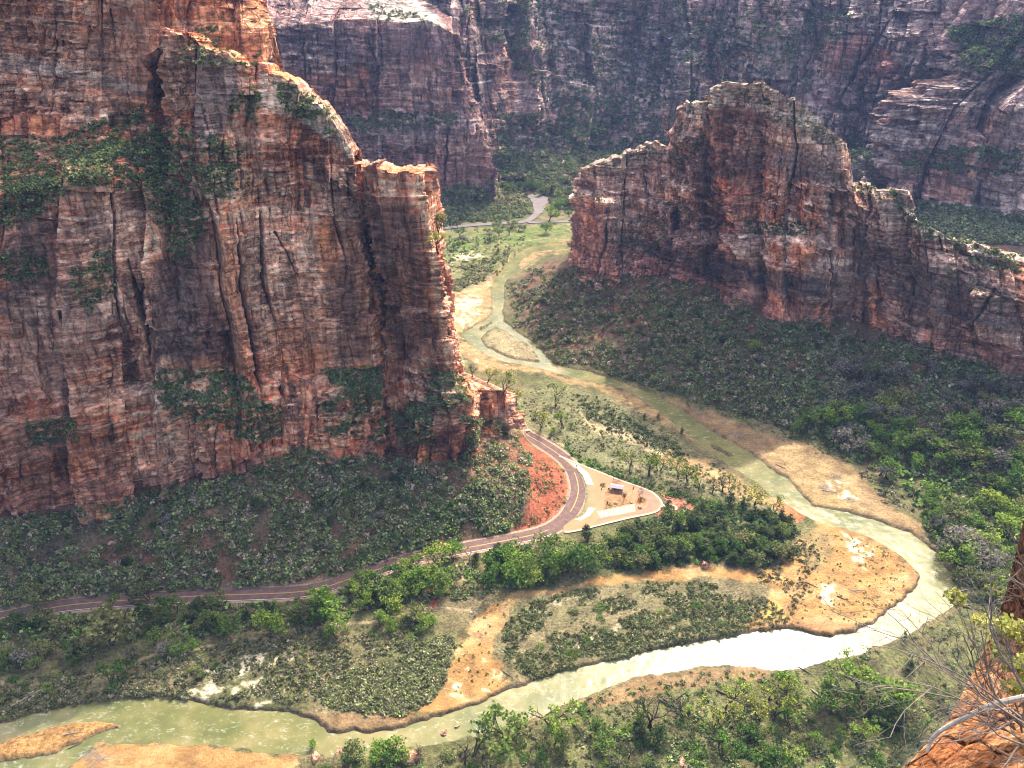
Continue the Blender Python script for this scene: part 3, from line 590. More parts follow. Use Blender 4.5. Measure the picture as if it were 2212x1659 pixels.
cr1 = [([(505,470),(518,600),(535,720),(560,850),(570,880)], 5, 7), ([(778,380),(790,520),(812,640),(830,790)], 5, 8),
       ([(275,560),(300,640),(318,720),(325,790)], 6, 7), ([(140,660),(150,760)], 6, 5), ([(590,500),(650,600)], 4, 4), ([(715,460),(735,520),(745,560)], 3, 3),
       ([(345,60),(340,180),(350,300)], 5, 6), ([(912,830),(905,900),(930,960)], 6, 5), ([(1035,850),(1040,900),(1035,950)], 4, 4),
       ([(790,860),(795,940)], 4, 3), ([(690,870),(700,960)], 4, 3), ([(600,830),(615,900)], 4, 3)]
p1 = [([(470,760),(480,700),(540,725),(545,790),(430,790),(440,770)], (.55, .23, .12), 8, .9),
      ([(455,500),(500,500),(520,640),(545,740),(500,700),(465,600)], (.58, .26, .14), 14, .7), ([(700,560),(760,560),(790,700),(800,780),(730,780)], (.14, .07, .05), 14, .6), ([(600,700),(660,720),(660,790),(600,790)], (.56, .24, .12), 10, .6), ([(180,430),(280,430),(300,560),(200,560)], (.62, .36, .24), 18, .5), ([(20,640),(140,620),(150,800),(40,820)], (.60, .30, .18), 18, .5),
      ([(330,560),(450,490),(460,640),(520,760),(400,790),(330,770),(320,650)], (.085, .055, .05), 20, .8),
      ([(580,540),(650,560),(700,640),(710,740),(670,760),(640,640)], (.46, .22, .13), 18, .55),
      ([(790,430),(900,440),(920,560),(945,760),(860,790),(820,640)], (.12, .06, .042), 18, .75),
      ([(905,370),(915,400),(945,560),(972,800),(962,800),(930,560),(898,400)], (.60, .34, .2), 3, .9),  # thin pale strip paints a sunlit rim onto the tower's right edge
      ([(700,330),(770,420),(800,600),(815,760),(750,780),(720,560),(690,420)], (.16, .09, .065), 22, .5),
      ([(350,90),(400,70),(425,130),(420,230),(380,260),(355,180)], (.52, .28, .17), 8, .8),
      ([(430,100),(520,140),(500,260),(440,330),(420,240)], (.26, .19, .155), 10, .8),
      ([(560,150),(650,190),(720,240),(765,340),(740,330),(650,260),(560,230)], (.46, .40, .30), 8, .6),
      ([(0,1060),(300,1020),(540,980),(600,930),(560,1010),(480,1050),(200,1100),(0,1120)], (.36, .15, .10), 15, .5),
      ([(0,930),(160,890),(150,960),(0,1010)], (.50, .25, .16), 10, .5),
      ([(590,870),(650,860),(660,960),(610,930)], (.45, .23, .15), 8, .7),
      ([(0,480),(250,460),(280,700),(200,800),(0,880)], (.40, .26, .20), 25, .45)]
C1c = from_foot(C1)
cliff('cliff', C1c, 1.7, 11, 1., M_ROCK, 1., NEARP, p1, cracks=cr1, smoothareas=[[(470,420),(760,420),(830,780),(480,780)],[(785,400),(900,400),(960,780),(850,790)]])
pb = [([(0,40),(500,60),(520,160),(340,230),(200,260),(0,270),(0,180)], (.46, .22, .13), 20, .6),
      ([(0,110),(300,180),(330,210),(100,160),(0,150)], (.42, .34, .27), 8, .5),
      ([(420,0),(560,20),(585,60),(575,150),(520,140),(440,90)], (.58, .26, .13), 10, .85)]
cliff('cliff', C1B, 2.2, 31, .8, M_ROCK, 1.1, ((.70, .25, .115), (.84, .54, .36), (.2, .085, .055), (.84, .30, .11)), pb, roof=80, foot=60, cracks=[([(240,20),(250,120)], 3, 3)])
p2 = [([(600,150),(790,170),(800,240),(740,240),(600,220)], (.44, .19, .13), 8, .8), ([(600,60),(960,60),(980,130),(800,150),(600,100)], (.15, .10, .10), 10, .7),
      ([(780,-20),(900,0),(970,60),(900,55),(800,45)], (.50, .42, .33), 8, .8), ([(770,270),(990,240),(1010,290),(800,330)], (.34, .24, .2), 10, .5),
      ([(830,330),(1060,310),(1065,390),(930,400)], (.36, .17, .12), 10, .5)]
cliff('cliff', C2, 1.8, 51, .8, M_ROCKF, 1.6, ((.38, .19, .155), (.64, .46, .38), (.12, .075, .075), (.58, .24, .16)), p2, roof=60,
      cracks=[([(795,80),(805,110),(812,140)], 3, 5), ([(765,150),(790,200),(795,230)], 2.5, 4), ([(970,250),(965,330),(960,400)], 4, 5), ([(1005,260),(1005,320)], 3, 3), ([(1030,270),(1032,310)], 2, 3)])
p3 = [([(1780,90),(1860,70),(1930,110),(1950,180),(1900,180),(1850,120),(1800,160)], (.42, .19, .14), 8, .8), ([(1760,100),(1800,90),(1810,140),(1770,160)], (.42, .22, .16), 8, .6),
      ([(1330,80),(1480,0),(1500,100),(1420,200),(1350,160)], (.22, .19, .22), 20, .5), ([(1960,0),(2110,0),(2060,110),(1990,90)], (.42, .26, .22), 15, .6)]
Wt = lambda pts: [(713 + .3472 * a, .3472 * b) for a, b in pts]
tr3 = [Wt([(830,535),(900,520),(1000,500)]), Wt([(1440,280),(1560,305),(1750,370),(1940,430)]), Wt([(1500,520),(1560,540),(1700,590),(1860,630),(1910,690)]), Wt([(1170,840),(1330,870),(1500,900),(1510,950),(1620,990),(1450,1000)]), Wt([(1410,995),(1400,1080),(1450,1110),(1560,1160)]), [(1930,275),(2020,270),(2030,285)], [(1990,430),(2100,445),(2200,452)], [(1230,205),(1300,215)]]
cliff('cliff', C3, 1.9, 71, 1.2, M_ROCKF, 2.4, FARP, p3, terr=3., roof=120, foot=60, lines=tr3,
      cracks=[([(1880,400),(1930,310),(1990,230),(2060,130),(2120,20)], 12, 6), ([(1830,210),(1850,140),(1860,80)], 4, 4), ([(1745,30),(1740,120)], 3, 3), ([(1480,0),(1500,110)], 6, 4), ([(1940,20),(1850,150),(1780,280)], 6, 6), ([(1700,0),(1630,150),(1560,280)], 6, 6), ([(1580,20),(1520,150),(1500,240)], 5, 5), ([(1770,60),(1720,180),(1690,260)], 4, 5), ([(1420,0),(1440,120),(1420,220)], 4, 4), ([(1150,120),(1170,190),(1180,240)], 3, 4), ([(1290,60),(1300,130)], 3, 3)])
p4 = [([(1565,430),(1620,395),(1640,405),(1600,470),(1575,475)], (.56, .24, .15), 5, .9), ([(1225,440),(1310,440),(1310,600),(1230,590)], (.36, .17, .12), 10, .7),
      ([(1540,615),(1620,640),(1760,670),(1790,690),(1740,712),(1650,690),(1600,655)], (.44, .20, .14), 6, .8),
      ([(1985,710),(2100,720),(2100,770),(2000,755)], (.46, .22, .15), 6, .8), ([(2110,735),(2212,750),(2212,810),(2130,790)], (.44, .2, .14), 6, .7),
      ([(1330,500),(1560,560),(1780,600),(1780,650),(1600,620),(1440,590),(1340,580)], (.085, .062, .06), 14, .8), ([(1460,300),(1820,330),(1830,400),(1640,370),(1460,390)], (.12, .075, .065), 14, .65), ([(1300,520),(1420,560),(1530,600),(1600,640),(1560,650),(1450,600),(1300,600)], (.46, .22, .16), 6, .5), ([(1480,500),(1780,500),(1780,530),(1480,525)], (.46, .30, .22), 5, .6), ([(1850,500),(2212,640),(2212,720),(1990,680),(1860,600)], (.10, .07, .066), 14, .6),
      ([(1770,340),(1815,300),(1818,400),(1775,400)], (.38, .24, .18), 8, .6), ([(1800,690),(1850,600),(1870,610),(1850,690)], (.42, .22, .16), 8, .6),
      ([(1830,300),(1834,380),(1820,400),(1818,310)], (.58, .32, .2), 4, .8),  # pale strip along the upper block's right edge paints in rim light
      ([(1445,340),(1485,215),(1590,160),(1700,200),(1835,285),(1830,325),(1700,262),(1600,215),(1500,250),(1465,340)], (.50, .40, .28), 8, .6), ([(1260,365),(1300,340),(1410,300),(1445,330),(1420,350),(1320,372),(1265,395)], (.50, .40, .28), 6, .6), ([(1840,388),(1950,405),(1980,465),(2100,520),(2250,555),(2250,580),(2090,545),(1965,485),(1930,430),(1850,410)], (.52, .42, .29), 6, .6)]
C4c = from_foot(C4)
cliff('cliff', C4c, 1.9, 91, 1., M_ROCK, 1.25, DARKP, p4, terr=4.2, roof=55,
      cracks=[([(1312,440),(1310,520),(1290,600)], 4, 6), ([(1512,290),(1505,330),(1500,370)], 3, 4), ([(1790,500),(1795,600),(1790,680)], 6, 5), ([(1905,560),(1910,640),(1905,700)], 6, 5), ([(1960,600),(1955,700)], 5, 5), ([(1445,340),(1440,400)], 5, 6), ([(2150,620),(2100,720)], 6, 5)])

# ------------------------------------------------------------------ ribbons: roads, paths, markings
def ribbon(name, cl, offs, z, mat, dash=None, parent=None, **props):
    cl = np.asarray(cl); tg = np.gradient(cl, axis=0); tg /= np.linalg.norm(tg, axis=1)[:, None]; nr = np.stack([-tg[:, 1], tg[:, 0]], -1)
    V = np.zeros((len(cl), len(offs), 3))
    for k, o in enumerate(offs): V[:, k, :2] = cl + nr * o; V[:, k, 2] = z[k] if hasattr(z, '__len__') else z
    return obj(name, mesh(name, V.reshape(-1, 3), quads(len(cl), len(offs))[:, ::-1], mat, None, False), parent, **props)
def resamp(cl, d):
    L = np.concatenate([[0], np.cumsum(np.linalg.norm(np.diff(cl, axis=0), axis=1))]); n = int(L[-1] / d) + 1
    q = np.linspace(0, L[-1], n); return np.stack([np.interp(q, L, cl[:, 0]), np.interp(q, L, cl[:, 1])], -1)
M_ROAD = plain('red_asphalt', (.135, .08, .066), .85, .3, .35); M_YEL = plain('yellow_paint', (.62, .42, .12), .7, .1); M_WHITE = plain('white_paint', (.85, .78, .66), .7, .1)
M_CONC = plain('tan_concrete', (.34, .18, .09), .85, .15, .15); M_KERB = plain('pale_kerb', (.50, .38, .25), .85, .15, .3); M_FROAD = plain('far_asphalt', (.17, .14, .13), .85, .15, .1)
rl = resamp(road_w, 2.)
ribbon('road', rl, (-4.6, 0, 4.6), (.30, .36, .30), M_ROAD, kind='structure')
for side in (-1, 1):
    ribbon('road_shoulder', rl, sorted((side * 4.6, side * 6.2)), ((.22, .26) if side < 0 else (.26, .22)), plain('gravel_shoulder', (.33, .22, .14), .9, .3, 1.), kind='structure')
k0 = int(np.argmin(np.hypot(*(rl - w2([(1190, 1140)])[0]).T))); k1 = int(np.argmin(np.hypot(*(rl - w2([(1235, 1018)])[0]).T)))
k2 = int(np.argmin(np.hypot(*(rl - w2([(1230, 1108)])[0]).T))); k3 = int(np.argmin(np.hypot(*(rl - w2([(1212, 988)])[0]).T)))
for a, b in ((0, k0), (k2, k1), (k3, len(rl))):
    for o in (-.17, .17): ribbon('road_marking', rl[a:b], (o - .075, o + .075), .375, M_YEL, kind='structure')
ribbon('road_marking', rl[:k0], (-4.15, -3.95), .316, M_WHITE, kind='structure')
from mathutils.geometry import tessellate_polygon
def slab(name, poly, z0, z1, mat, parent=None, world=False, **props):
    p = np.array(poly if world else w2(poly), float); n = len(p)
    V = np.concatenate([np.c_[p, np.full(n, z1)], np.c_[p, np.full(n, z0)]])
    tri = tessellate_polygon([[Vector((a, b, 0)) for a, b in p]])
    Fc = []
    for t in tri:
        a, b, c = [Vector(V[i]) for i in t]
        Fc.append(list(t) if (b - a).cross(c - a).z > 0 else list(t)[::-1])
    ar = sum(p[i][0] * p[(i + 1) % n][1] - p[(i + 1) % n][0] * p[i][1] for i in range(n))
    for i in range(n):
        j = (i + 1) % n; f = [i, n + i, n + j, j]; Fc.append(f if ar > 0 else f[::-1])
    return obj(name, mesh(name, V, Fc, mat), parent, **props)
slab('parking_lot', LOT, -.1, .42, M_CONC, kind='structure')
lotw = np.vstack([w2(LOT[:14])]); lk = resamp(smooth_line(lotw, 4), 1.5)
ribbon('kerb', lk, (-1.0, -1.0, .3, .3), (.4, .56, .56, .4), M_KERB, kind='structure')
slab('median_strip', MED, .0, .58, plain('median_soil', (.19, .17, .08), .95, .4, .6), kind='structure')
slab('planting_island', PLANT, .0, .60, plain('island_soil', (.28, .15, .07), .95, .4, .5), kind='structure')
slab('planting_island', PLANT2, .0, .60, plain('island_red_soil', (.45, .18, .09), .95, .4, .5), kind='structure')
slab('parking_bay', T([(555,740),(640,722),(800,690),(968,655),(975,735),(800,770),(590,805)]), .40, .432, plain('bay_concrete', (.44, .31, .19), .85, .12, .3), kind='structure')
for a in ((598,733),(652,722),(706,711),(762,700),(816,688),(868,677),(920,666)):
    slab('bay_marking', T([a, (a[0]+16,a[1]-3), (a[0]+14,a[1]+66), (a[0]-2,a[1]+69)]), .41, .44, M_WHITE, kind='structure')
slab('apron', T([(225,180),(330,262),(400,340),(440,440),(520,450),(470,330),(370,240)]), .40, .430, plain('pale_concrete', (.56, .43, .30), .85, .12, .3), kind='structure')
slab('apron', T([(300,820),(420,765),(465,690),(540,700),(480,780),(380,835)]), .40, .430, plain('pale_concrete', (.56, .43, .30), .85, .12, .3), kind='structure')
slab('turning_lane', T([(1000,475),(1140,545),(1215,620),(1235,665),(1205,705),(1100,745),(760,800),(560,845),(560,815),(800,778),(1000,735),(1100,690),(1120,640),(1090,590),(1000,530)]), .40, .436, plain('worn_concrete', (.24, .155, .105), .85, .15, .2), kind='structure')
slab('footpath', T([(1262,655),(1350,658),(1400,668),(1430,690),(1430,715),(1410,725),(1370,715),(1290,690),(1250,690)]), .1, .50, M_KERB, kind='structure')
fr = smooth_line(w2(FROAD), 6); ribbon('far_road', fr, (-4.5, 4.5), 1.1, M_FROAD, kind='structure')
ribbon('far_road', smooth_line(w2(FROAD2), 4), (-4, 4), 1.05, M_FROAD, kind='structure')
slab('far_parking_lot', [(1138,424),(1160,419),(1190,432),(1178,445),(1172,462),(1155,466),(1150,440)], .5, 1.2, M_FROAD, kind='structure')
# more of the scene follows
#@@PART2@@
# ------------------------------------------------------------------ ray casting onto the terrain
bpy.context.view_layer.update()
DG = bpy.context.evaluated_depsgraph_get(); CAMP = Vector((0, 0, H))
def cast(px_, py_):
    a, y_, z_ = ray(px_, py_); ok, loc, n, i, o, mt = sc.ray_cast(DG, CAMP, Vector((float(a), float(y_), float(z_))).normalized())
    return (loc, n, o.name) if ok else None
def scatter(poly, n, clump=0., cs=14., seed=1, want=None, nz=None, ymin=0):
    p = np.array(poly, float); out = []; lo = p.min(0); hi = p.max(0); g = np.random.default_rng(seed)
    X = g.uniform(lo[0], hi[0], n * 6); Y = g.uniform(lo[1], hi[1], n * 6); m = inside(p, X + 16 * fbm(X / 22, Y / 16, X * 0, 3, 71), Y + 11 * fbm(X / 22, Y / 16, X * 0, 3, 72)); X, Y = X[m], Y[m]
    for a, b in zip(X, Y):
        if len(out) >= n: break
        c = cast(a, b)
        if c is None: continue
        loc, nn, nm = c
        if nm.startswith(('river', 'road', 'parking', 'far_road', 'kerb', 'apron', 'turning', 'footpath', 'bay', 'far_park')): continue
        if loc.y < ymin: continue
        if want and not nm.startswith(want): continue
        if nz is not None and nn.z < nz and g.random() > .25: continue
        if clump and float(fbm(np.array([loc.x / cs]), np.array([loc.y / cs]), np.array([loc.z / cs]), 2, 88)[0]) < clump * 1.2 - .6 + .25 * g.random(): continue
        out.append(loc)
    return out
# ------------------------------------------------------------------ leaf clouds
def rand_dirs(g, n):
    v = g.normal(size=(n, 3)); return v / np.linalg.norm(v, axis=1)[:, None]
def leaf_quads(g, cen, size, flat=.5):
    """one small leaf-clump face per centre, turned every way"""
    n = len(cen); nrm = rand_dirs(g, n); nrm[:, 2] = np.abs(nrm[:, 2]) + flat; nrm /= np.linalg.norm(nrm, axis=1)[:, None]
    a = np.cross(nrm, rand_dirs(g, n)); a /= np.linalg.norm(a, axis=1)[:, None] + 1e-9; b = np.cross(nrm, a)
    s1 = (size * g.uniform(.6, 1.3, n))[:, None]; s2 = (size * g.uniform(.4, 1.1, n))[:, None]
    V = np.stack([cen - a * s1, cen - b * s2, cen + a * s1 * g.uniform(.5, 1, n)[:, None], cen + b * s2], 1).reshape(-1, 3)
    return V, np.arange(n * 4).reshape(-1, 4)
def lump_cloud(g, centres, radii, per):
    out = []
    for c, r in zip(centres, radii):
        d = rand_dirs(g, per) * (r * g.uniform(.45, 1.05, per) ** .7)[:, None]; d[:, 2] *= .75; out.append(d + c)
    return np.concatenate(out)
def tubes(segs, sides=4):
    V = []; Fc = []; n = 0
    for p0, p1, r0, r1 in segs:
        p0 = np.array(p0, float); p1 = np.array(p1, float); d = p1 - p0; L = np.linalg.norm(d)
        if L < 1e-6: continue
        d /= L; u = np.cross(d, (0, 0, 1) if abs(d[2]) < .9 else (1, 0, 0)); u /= np.linalg.norm(u); v = np.cross(d, u)
        for k in range(sides):
            a = 2 * math.pi * k / sides; e = u * math.cos(a) + v * math.sin(a); V += [p0 + e * r0, p1 + e * r1]
        for k in range(sides):
            j = (k + 1) % sides; Fc.append([n + 2 * k, n + 2 * j, n + 2 * j + 1, n + 2 * k + 1])
        n += 2 * sides
    return np.array(V), np.array(Fc)
def grow(g, h, spread, n_limb, lean=.1, depth=2, start=.3):
    """a trunk that forks: returns wooden segments and branch tips"""
    segs = []; tips = []
    def go(p, d, L, r, lev):
        k = 3; q = p
        for i in range(k):
            d = d + g.normal(size=3) * .16; d[2] += .03; d /= np.linalg.norm(d); nq = q + d * L / k
            segs.append((q, nq, r * (1 - i / k * .45), r * (1 - (i + 1) / k * .45))); q = nq
            if lev < depth and i >= 1:
                e = d + rand_dirs(g, 1)[0] * spread; e[2] = max(e[2], .1); e /= np.linalg.norm(e); go(q, e, L * .62, r * .5, lev + 1)
        if lev < depth:
            for _ in range(2):
                e = d + rand_dirs(g, 1)[0] * spread; e[2] = max(e[2], .15); e /= np.linalg.norm(e); go(q, e, L * .6, r * .5, lev + 1)
        tips.append(q)
    for i in range(n_limb):
        d = np.array([g.normal() * lean, g.normal() * lean, 1.]); d /= np.linalg.norm(d)
        go(np.array([g.normal() * .2, g.normal() * .2, -.5]), d, h * start * g.uniform(.8, 1.2), h * .022, 0)
    return segs, np.array(tips)
def vary(g, base, n, amt=.35, hue=.12):
    c = np.array(base)[None] * (1 + g.uniform(-amt * 1.6, amt * 1.6, n))[:, None]; c[:, 0] *= 1 + g.uniform(-hue, hue, n); return np.clip(np.repeat(c, 4, 0), .005, .9)
GREENS = {'bright': (.185, .27, .045), 'mid': (.12, .18, .04), 'olive': (.18, .19, .07), 'dark': (.08, .11, .04), 'grey': (.22, .20, .15), 'yellow': (.24, .26, .05)}
def tree_proto(kind, colour, seed):
    g = np.random.default_rng(seed); h = 10.
    if kind == 'leafy':
        segs, tips = grow(g, h, .9, 2, .18, 2, .36); tips = tips[g.permutation(len(tips))[:24]]
        cen = lump_cloud(g, tips, g.uniform(.8, 1.7, len(tips)), 24); V, Fq = leaf_quads(g, cen, .34)
    elif kind == 'open':
        segs, tips = grow(g, h, .85, 2, .28, 2, .42); tips = tips[np.argsort(-tips[:, 2])[:int(len(tips) * .6)]]
        cen = lump_cloud(g, tips, g.uniform(.5, 1.2, len(tips)), 15); V, Fq = leaf_quads(g, cen, .26)
    elif kind == 'bare':
        segs, tips = grow(g, h, .75, 2, .22, 3, .38); cen = lump_cloud(g, tips[::6], np.full(len(tips[::6]), .35), 2); V, Fq = leaf_quads(g, cen, .1)
    elif kind == 'juniper':
        segs, tips = grow(g, h, .5, 1, .05, 1, .5); n = 26; t = g.uniform(.08, 1, n); r = 2.6 * (1 - t) ** .6 + .3; an = g.uniform(0, 6.28, n)
        tips = np.stack([np.cos(an) * r * g.uniform(.2, .9, n), np.sin(an) * r * g.uniform(.2, .9, n), t * 8.6 + .6], -1)
        cen = lump_cloud(g, tips, .7 + (1 - t) * .9, 22); V, Fq = leaf_quads(g, cen, .36)
    mw = mesh('trunk', *tubes(segs, 5), M_BARK); mc = mesh('crown', V, Fq, M_LEAF, vary(g, GREENS[colour], len(Fq))) if kind != 'bare' else None
    top = max(tips[:, 2].max() + .8, 6)
    return mw, mc, top
PROTO = {}
for k, (kind, colr, nn) in {'bright': ('leafy', 'bright', 4), 'mid': ('leafy', 'mid', 4), 'olive': ('leafy', 'olive', 3), 'open': ('open', 'yellow', 4), 'openmid': ('open', 'bright', 3), 'bare': ('bare', 'grey', 4), 'juniper': ('juniper', 'dark', 4), 'greytree': ('leafy', 'grey', 3)}.items():
    PROTO[k] = [tree_proto(kind, colr, 100 + 13 * i + len(k) * 7) for i in range(nn)]
NM = {'bright': 'cottonwood_tree', 'mid': 'cottonwood_tree', 'olive': 'cottonwood_tree', 'open': 'cottonwood_tree', 'openmid': 'cottonwood_tree', 'bare': 'bare_tree', 'juniper': 'juniper_tree', 'greytree': 'budding_tree'}
COUNT = {}
MASTER = {}
def plant(kind, loc, h, label, group=None, widen=1.):
    nm = NM[kind]; COUNT[nm] = COUNT.get(nm, 0) + 1
    i = random.randrange(len(PROTO[kind])); mw, mc, top = PROTO[kind][i]
    if (kind, i) not in MASTER:
        t = thing(nm, label, 'tree', (0, 0, 0)); obj('trunk', mw, t)
        if mc: obj('crown', mc, t)
        MASTER[kind, i] = t; parts = [c for c in t.children]; MASTER[kind, i, 'parts'] = parts
    else:
        src = MASTER[kind, i]; t = src.copy(); col.objects.link(t)
        for c in MASTER[kind, i, 'parts']:
            d = c.copy(); col.objects.link(d); d.parent = t
        t['label'] = label
        if 'group' in t: del t['group']
    if group: t['group'] = group
    h = h * .8; k = h / top; w = k * widen * random.uniform(.9, 1.15); t.location = loc; t.scale = (w, w, k); t.rotation_euler = (0, 0, random.uniform(0, 6.28)); return t
def at(px_, py_):
    c = cast(px_, py_); return c[0] if c else Vector(PZ(px_, py_, 0))
Mz = lambda x, y: (713 + .3472 * x, 494 + .3472 * y)
Mb = lambda x, y: (713 + .3472 * x, 1083 + .3472 * y)
Lb = lambda x, y: (.3472 * x, 1083 + .3472 * y)
Rb = lambda x, y: (1444 + .3472 * x, 1083 + .3472 * y)
Rm = lambda x, y: (1444 + .3472 * x, 548.5 + .3472 * y)
Tt = lambda x, y: (1179.4 + .1984 * x, 960 + .1984 * y)
single = [  # kind, place, height, label
 ('open', Mz(1075,1030), 19, 'tall open crowned tree rising just right of the low red rock buttress'),
 ('open', Mz(1155,1100), 15, 'thin leaning tree right of the tall one beside the low red buttress'),
 ('openmid', Mz(1400,1110), 21, 'tallest bright green tree of the trio on the flat above the road bend'),
 ('open', Mz(1310,1240), 18, 'many stemmed pale green tree at the lower left of the trio above the road bend'),
 ('openmid', Mz(1450,1240), 17, 'bright green tree casting a dark shadow at the lower right of the trio'),
 ('bare', Mz(885,920), 13, 'small dark bare tree on the flat near the cliff foot and river path'),
 ('open', Mz(975,960), 14, 'slim leafing tree between the bare tree and the tall one by the buttress'),
 ('openmid', Mz(1700,1310), 9, 'small lone green tree in the middle of the grey sage flat'),
 ('juniper', Mz(1700,1370), 6, 'little dark bush-like tree just below the lone green tree on the flat'),
 ('juniper', Mz(1955,1190), 7, 'dark pointed evergreen, leftmost of the row on the sandy river bank'),
 ('juniper', Mz(2040,1190), 7, 'dark pointed evergreen, middle of the row on the sandy river bank'),
 ('juniper', Mz(2185,1280), 8, 'dark pointed evergreen, rightmost of the row on the sandy river bank'),
 ('open', Tt(925,320), 19, 'dark forked yellow green tree nearest the turnaround in the tree row'),
 ('open', Tt(1110,350), 18, 'second yellow green tree from the left in the row above the turnaround'),
 ('open', Tt(1225,285), 18, 'yellow green tree standing back behind the second tree of the row'),
 ('open', Tt(1440,370), 18, 'crooked tree with a fallen pale limb at its foot in the row'),
 ('open', Tt(1550,410), 18, 'bushy topped tree in the middle of the row between lot and river'),
 ('open', Tt(1665,490), 15, 'slender curved tree right of the bushy topped one in the row'),
 ('bare', Tt(1805,540), 15, 'nearly bare forked tree in the right half of the row'),
 ('bare', Tt(1915,520), 15, 'thin straight bare trunk beside the last flat topped tree of the row'),
 ('open', Tt(1995,520), 14, 'flat topped yellow green tree at the right end of the row'),
 ('open', (1630,1090), 17, 'umbrella shaped yellow green tree at the river edge above the big sand bar'),
 ('open', (1668,1112), 15, 'leaning sparse tree over the red soil beside the river'),
 ('bare', Tt(1030,590), 9, 'bare little tree over the dark bush on the turnaround island tip'),
 ('bare', Tt(845,600), 8, 'small bare tree on the planted island beside the shelter'),
 ('juniper', Tt(665,660), 4, 'tiny dark conifer in the lower left corner of the planted island'),
 ('bright', Mb(540,580), 18, 'round bright green tree overlapping the lower edge of the sunlit road'),
 ('bright', Mb(240,640), 13, 'light green tree left of the round one below the sunlit road'),
 ('bright', Mb(130,590), 12, 'small light green tree touching the road where its shadow ends'),
 ('bright', Mb(400,680), 13, 'low vivid green tree on the slope under the round road side tree'),
 ('mid', Mb(700,560), 18, 'dark green twin tree left of the red gully below the road'),
 ('mid', Mb(960,520), 20, 'big dense green tree with a dark left side below the road'),
 ('bright', Mb(1090,540), 17, 'pale green tree at the right shoulder of the big dense one'),
 ('mid', Mb(1220,480), 17, 'rounded green tree above the old sandy channel head'),
 ('bright', Mb(1370,430), 15, 'yellow green tree in front of the red earth bank below the junction'),
 ('mid', Mb(1480,440), 20, 'wide green crown directly below the road junction'),
 ('mid', Mb(1610,430), 18, 'wide green crown right of the one below the road junction'),
 ('openmid', Mb(1740,420), 18, 'dark trunked pine-like tree with layered bright crown below the lot'),
 ('bare', Mb(860,395), 12, 'bare tree rising in front of the road on its lower shoulder'),
 ('bright', Lb(2000,760), 24, 'largest pale green cottonwood crossing the road in the left half'),
 ('bright', Lb(1760,760), 17, 'single round light green cottonwood left of the largest one'),
 ('bare', Lb(1590,800), 13, 'whitish leafless tree below the shaded road'),
 ('bright', Lb(2100,800), 12, 'low yellow green tree at the foot of the largest cottonwood'),
 ('mid', Lb(1100,700), 13, 'shaded round green tree below the white road line'),
 ('mid', Lb(980,730), 14, 'shaded dark green tree left of the round one below the road line'),
 ('olive', Lb(700,900), 24, 'big grey green spreading tree in the shaded flat at left'),
 ('mid', Lb(100,1000), 11, 'dark round tree near the left edge of the shaded flat'),
 ('mid', Lb(240,1040), 8, 'smaller green tree right of the dark round one at the left edge'),
 ('olive', Lb(260,680), 18, 'pale grey green tree reaching over the road at the far left'),
 ('olive', Lb(930,610), 15, 'twin headed grey green tree above the shaded road'),
 ('bright', Lb(290,1190), 6, 'small bright yellow green tree near the shaded left river bank'),
 ('bright', Lb(1195,930), 9, 'small light tree at the edge of the cliff shadow by the footpath'),
 ('open', Lb(1225,1110), 8, 'yellow sapling at the left end of the white sand patch'),
 ('mid', Lb(700,1130), 14, 'dark flat crowned tree in shade above the river'),
 ('openmid', Mb(1375,1420), 27, 'tall vase shaped tree standing over the near river bank'),
 ('bare', Mb(1975,1420), 27, 'tall dark leafless tree on the near bank below the glare'),
 ('mid', Mb(1075,1560), 22, 'narrow green tree at the water left of the vase shaped one'),
 ('bare', Mb(830,1640), 18, 'black forked bare tree at the bottom edge of the frame'),
 ('bare', Mb(890,1590), 19, 'grey thin bare tree rising over the river at bottom centre'),
 ('olive', Mb(180,1640), 13, 'sprawling yellow grey tree on the near bank at lower left centre'),
 ('mid', Mb(370,1650), 12, 'bright bush shaped tree beside the undercut boulder'),
 ('bright', Lb(1940,1540), 6, 'tiny green tree alone at the river edge at bottom'),
 ('openmid', Rb(345,1290), 20, 'leafy forked tree on the near bank left of the dead snags'),
 ('open', Rb(285,1400), 20, 'flat green crown on three dark trunks on the near bank'),
 ('open', Rb(560,1360), 20, 'crooked dark trunk with thin green top on the near bank'),
 ('open', Rb(660,1340), 20, 'forked dark trunk right of the crooked one on the near bank'),
 ('openmid', Rb(745,1230), 20, 'bright topped tree just under the river glare'),
 ('mid', Rb(1000,1330), 18, 'rounded tree with lower dead limbs beside the fallen logs'),
 ('openmid', Rb(1210,1220), 26, 'tallest umbrella topped tree right of the fallen logs'),
 ('bright', Rb(1480,1370), 22, 'broad bright green tree close to the rock ledge'),
 ('mid', Rb(1320,1310), 18, 'bushy green tree between umbrella tree and broad bright tree'),
 ('bare', Rb(100,1350), 18, 'leaning bare tree at the left of the near bank grove'),
 ('juniper', Rb(1460,870), 8, 'small dark shrub-like tree leaning over the water at the outer bend'),
 ('open', Rb(1990,640), 16, 'lone green tree on the meadow beyond the outer river bend'),
 ('openmid', Rm(760,1140), 13, 'small bright green tree at the edge of the gravel bar below the forest'),
 ('bright', Rm(530,620), 14, 'single light green tree high on the dark wooded slope'),
 ('bright', Rm(2100,1330), 15, 'vivid green tree at the lower front of the right hand forest'),
 ('bright', (1185,478), 24, 'big vivid green cottonwood by the far road, left of its twin'),
 ('bright', (1208,462), 26, 'big vivid green cottonwood by the far road, against the pink rock tower'),
 ('bright', (1180,500), 17, 'lower vivid green cottonwood in front of the far pair'),
 ('juniper', (1076,546), 8, 'dark round lone tree on the far green meadow'),
 ('olive', (945,505), 16, 'pale tree at the left edge of the far meadow by the road'),
 ('open', (947,545), 16, 'light green tree on the meadow close to the fin of red rock'),
]
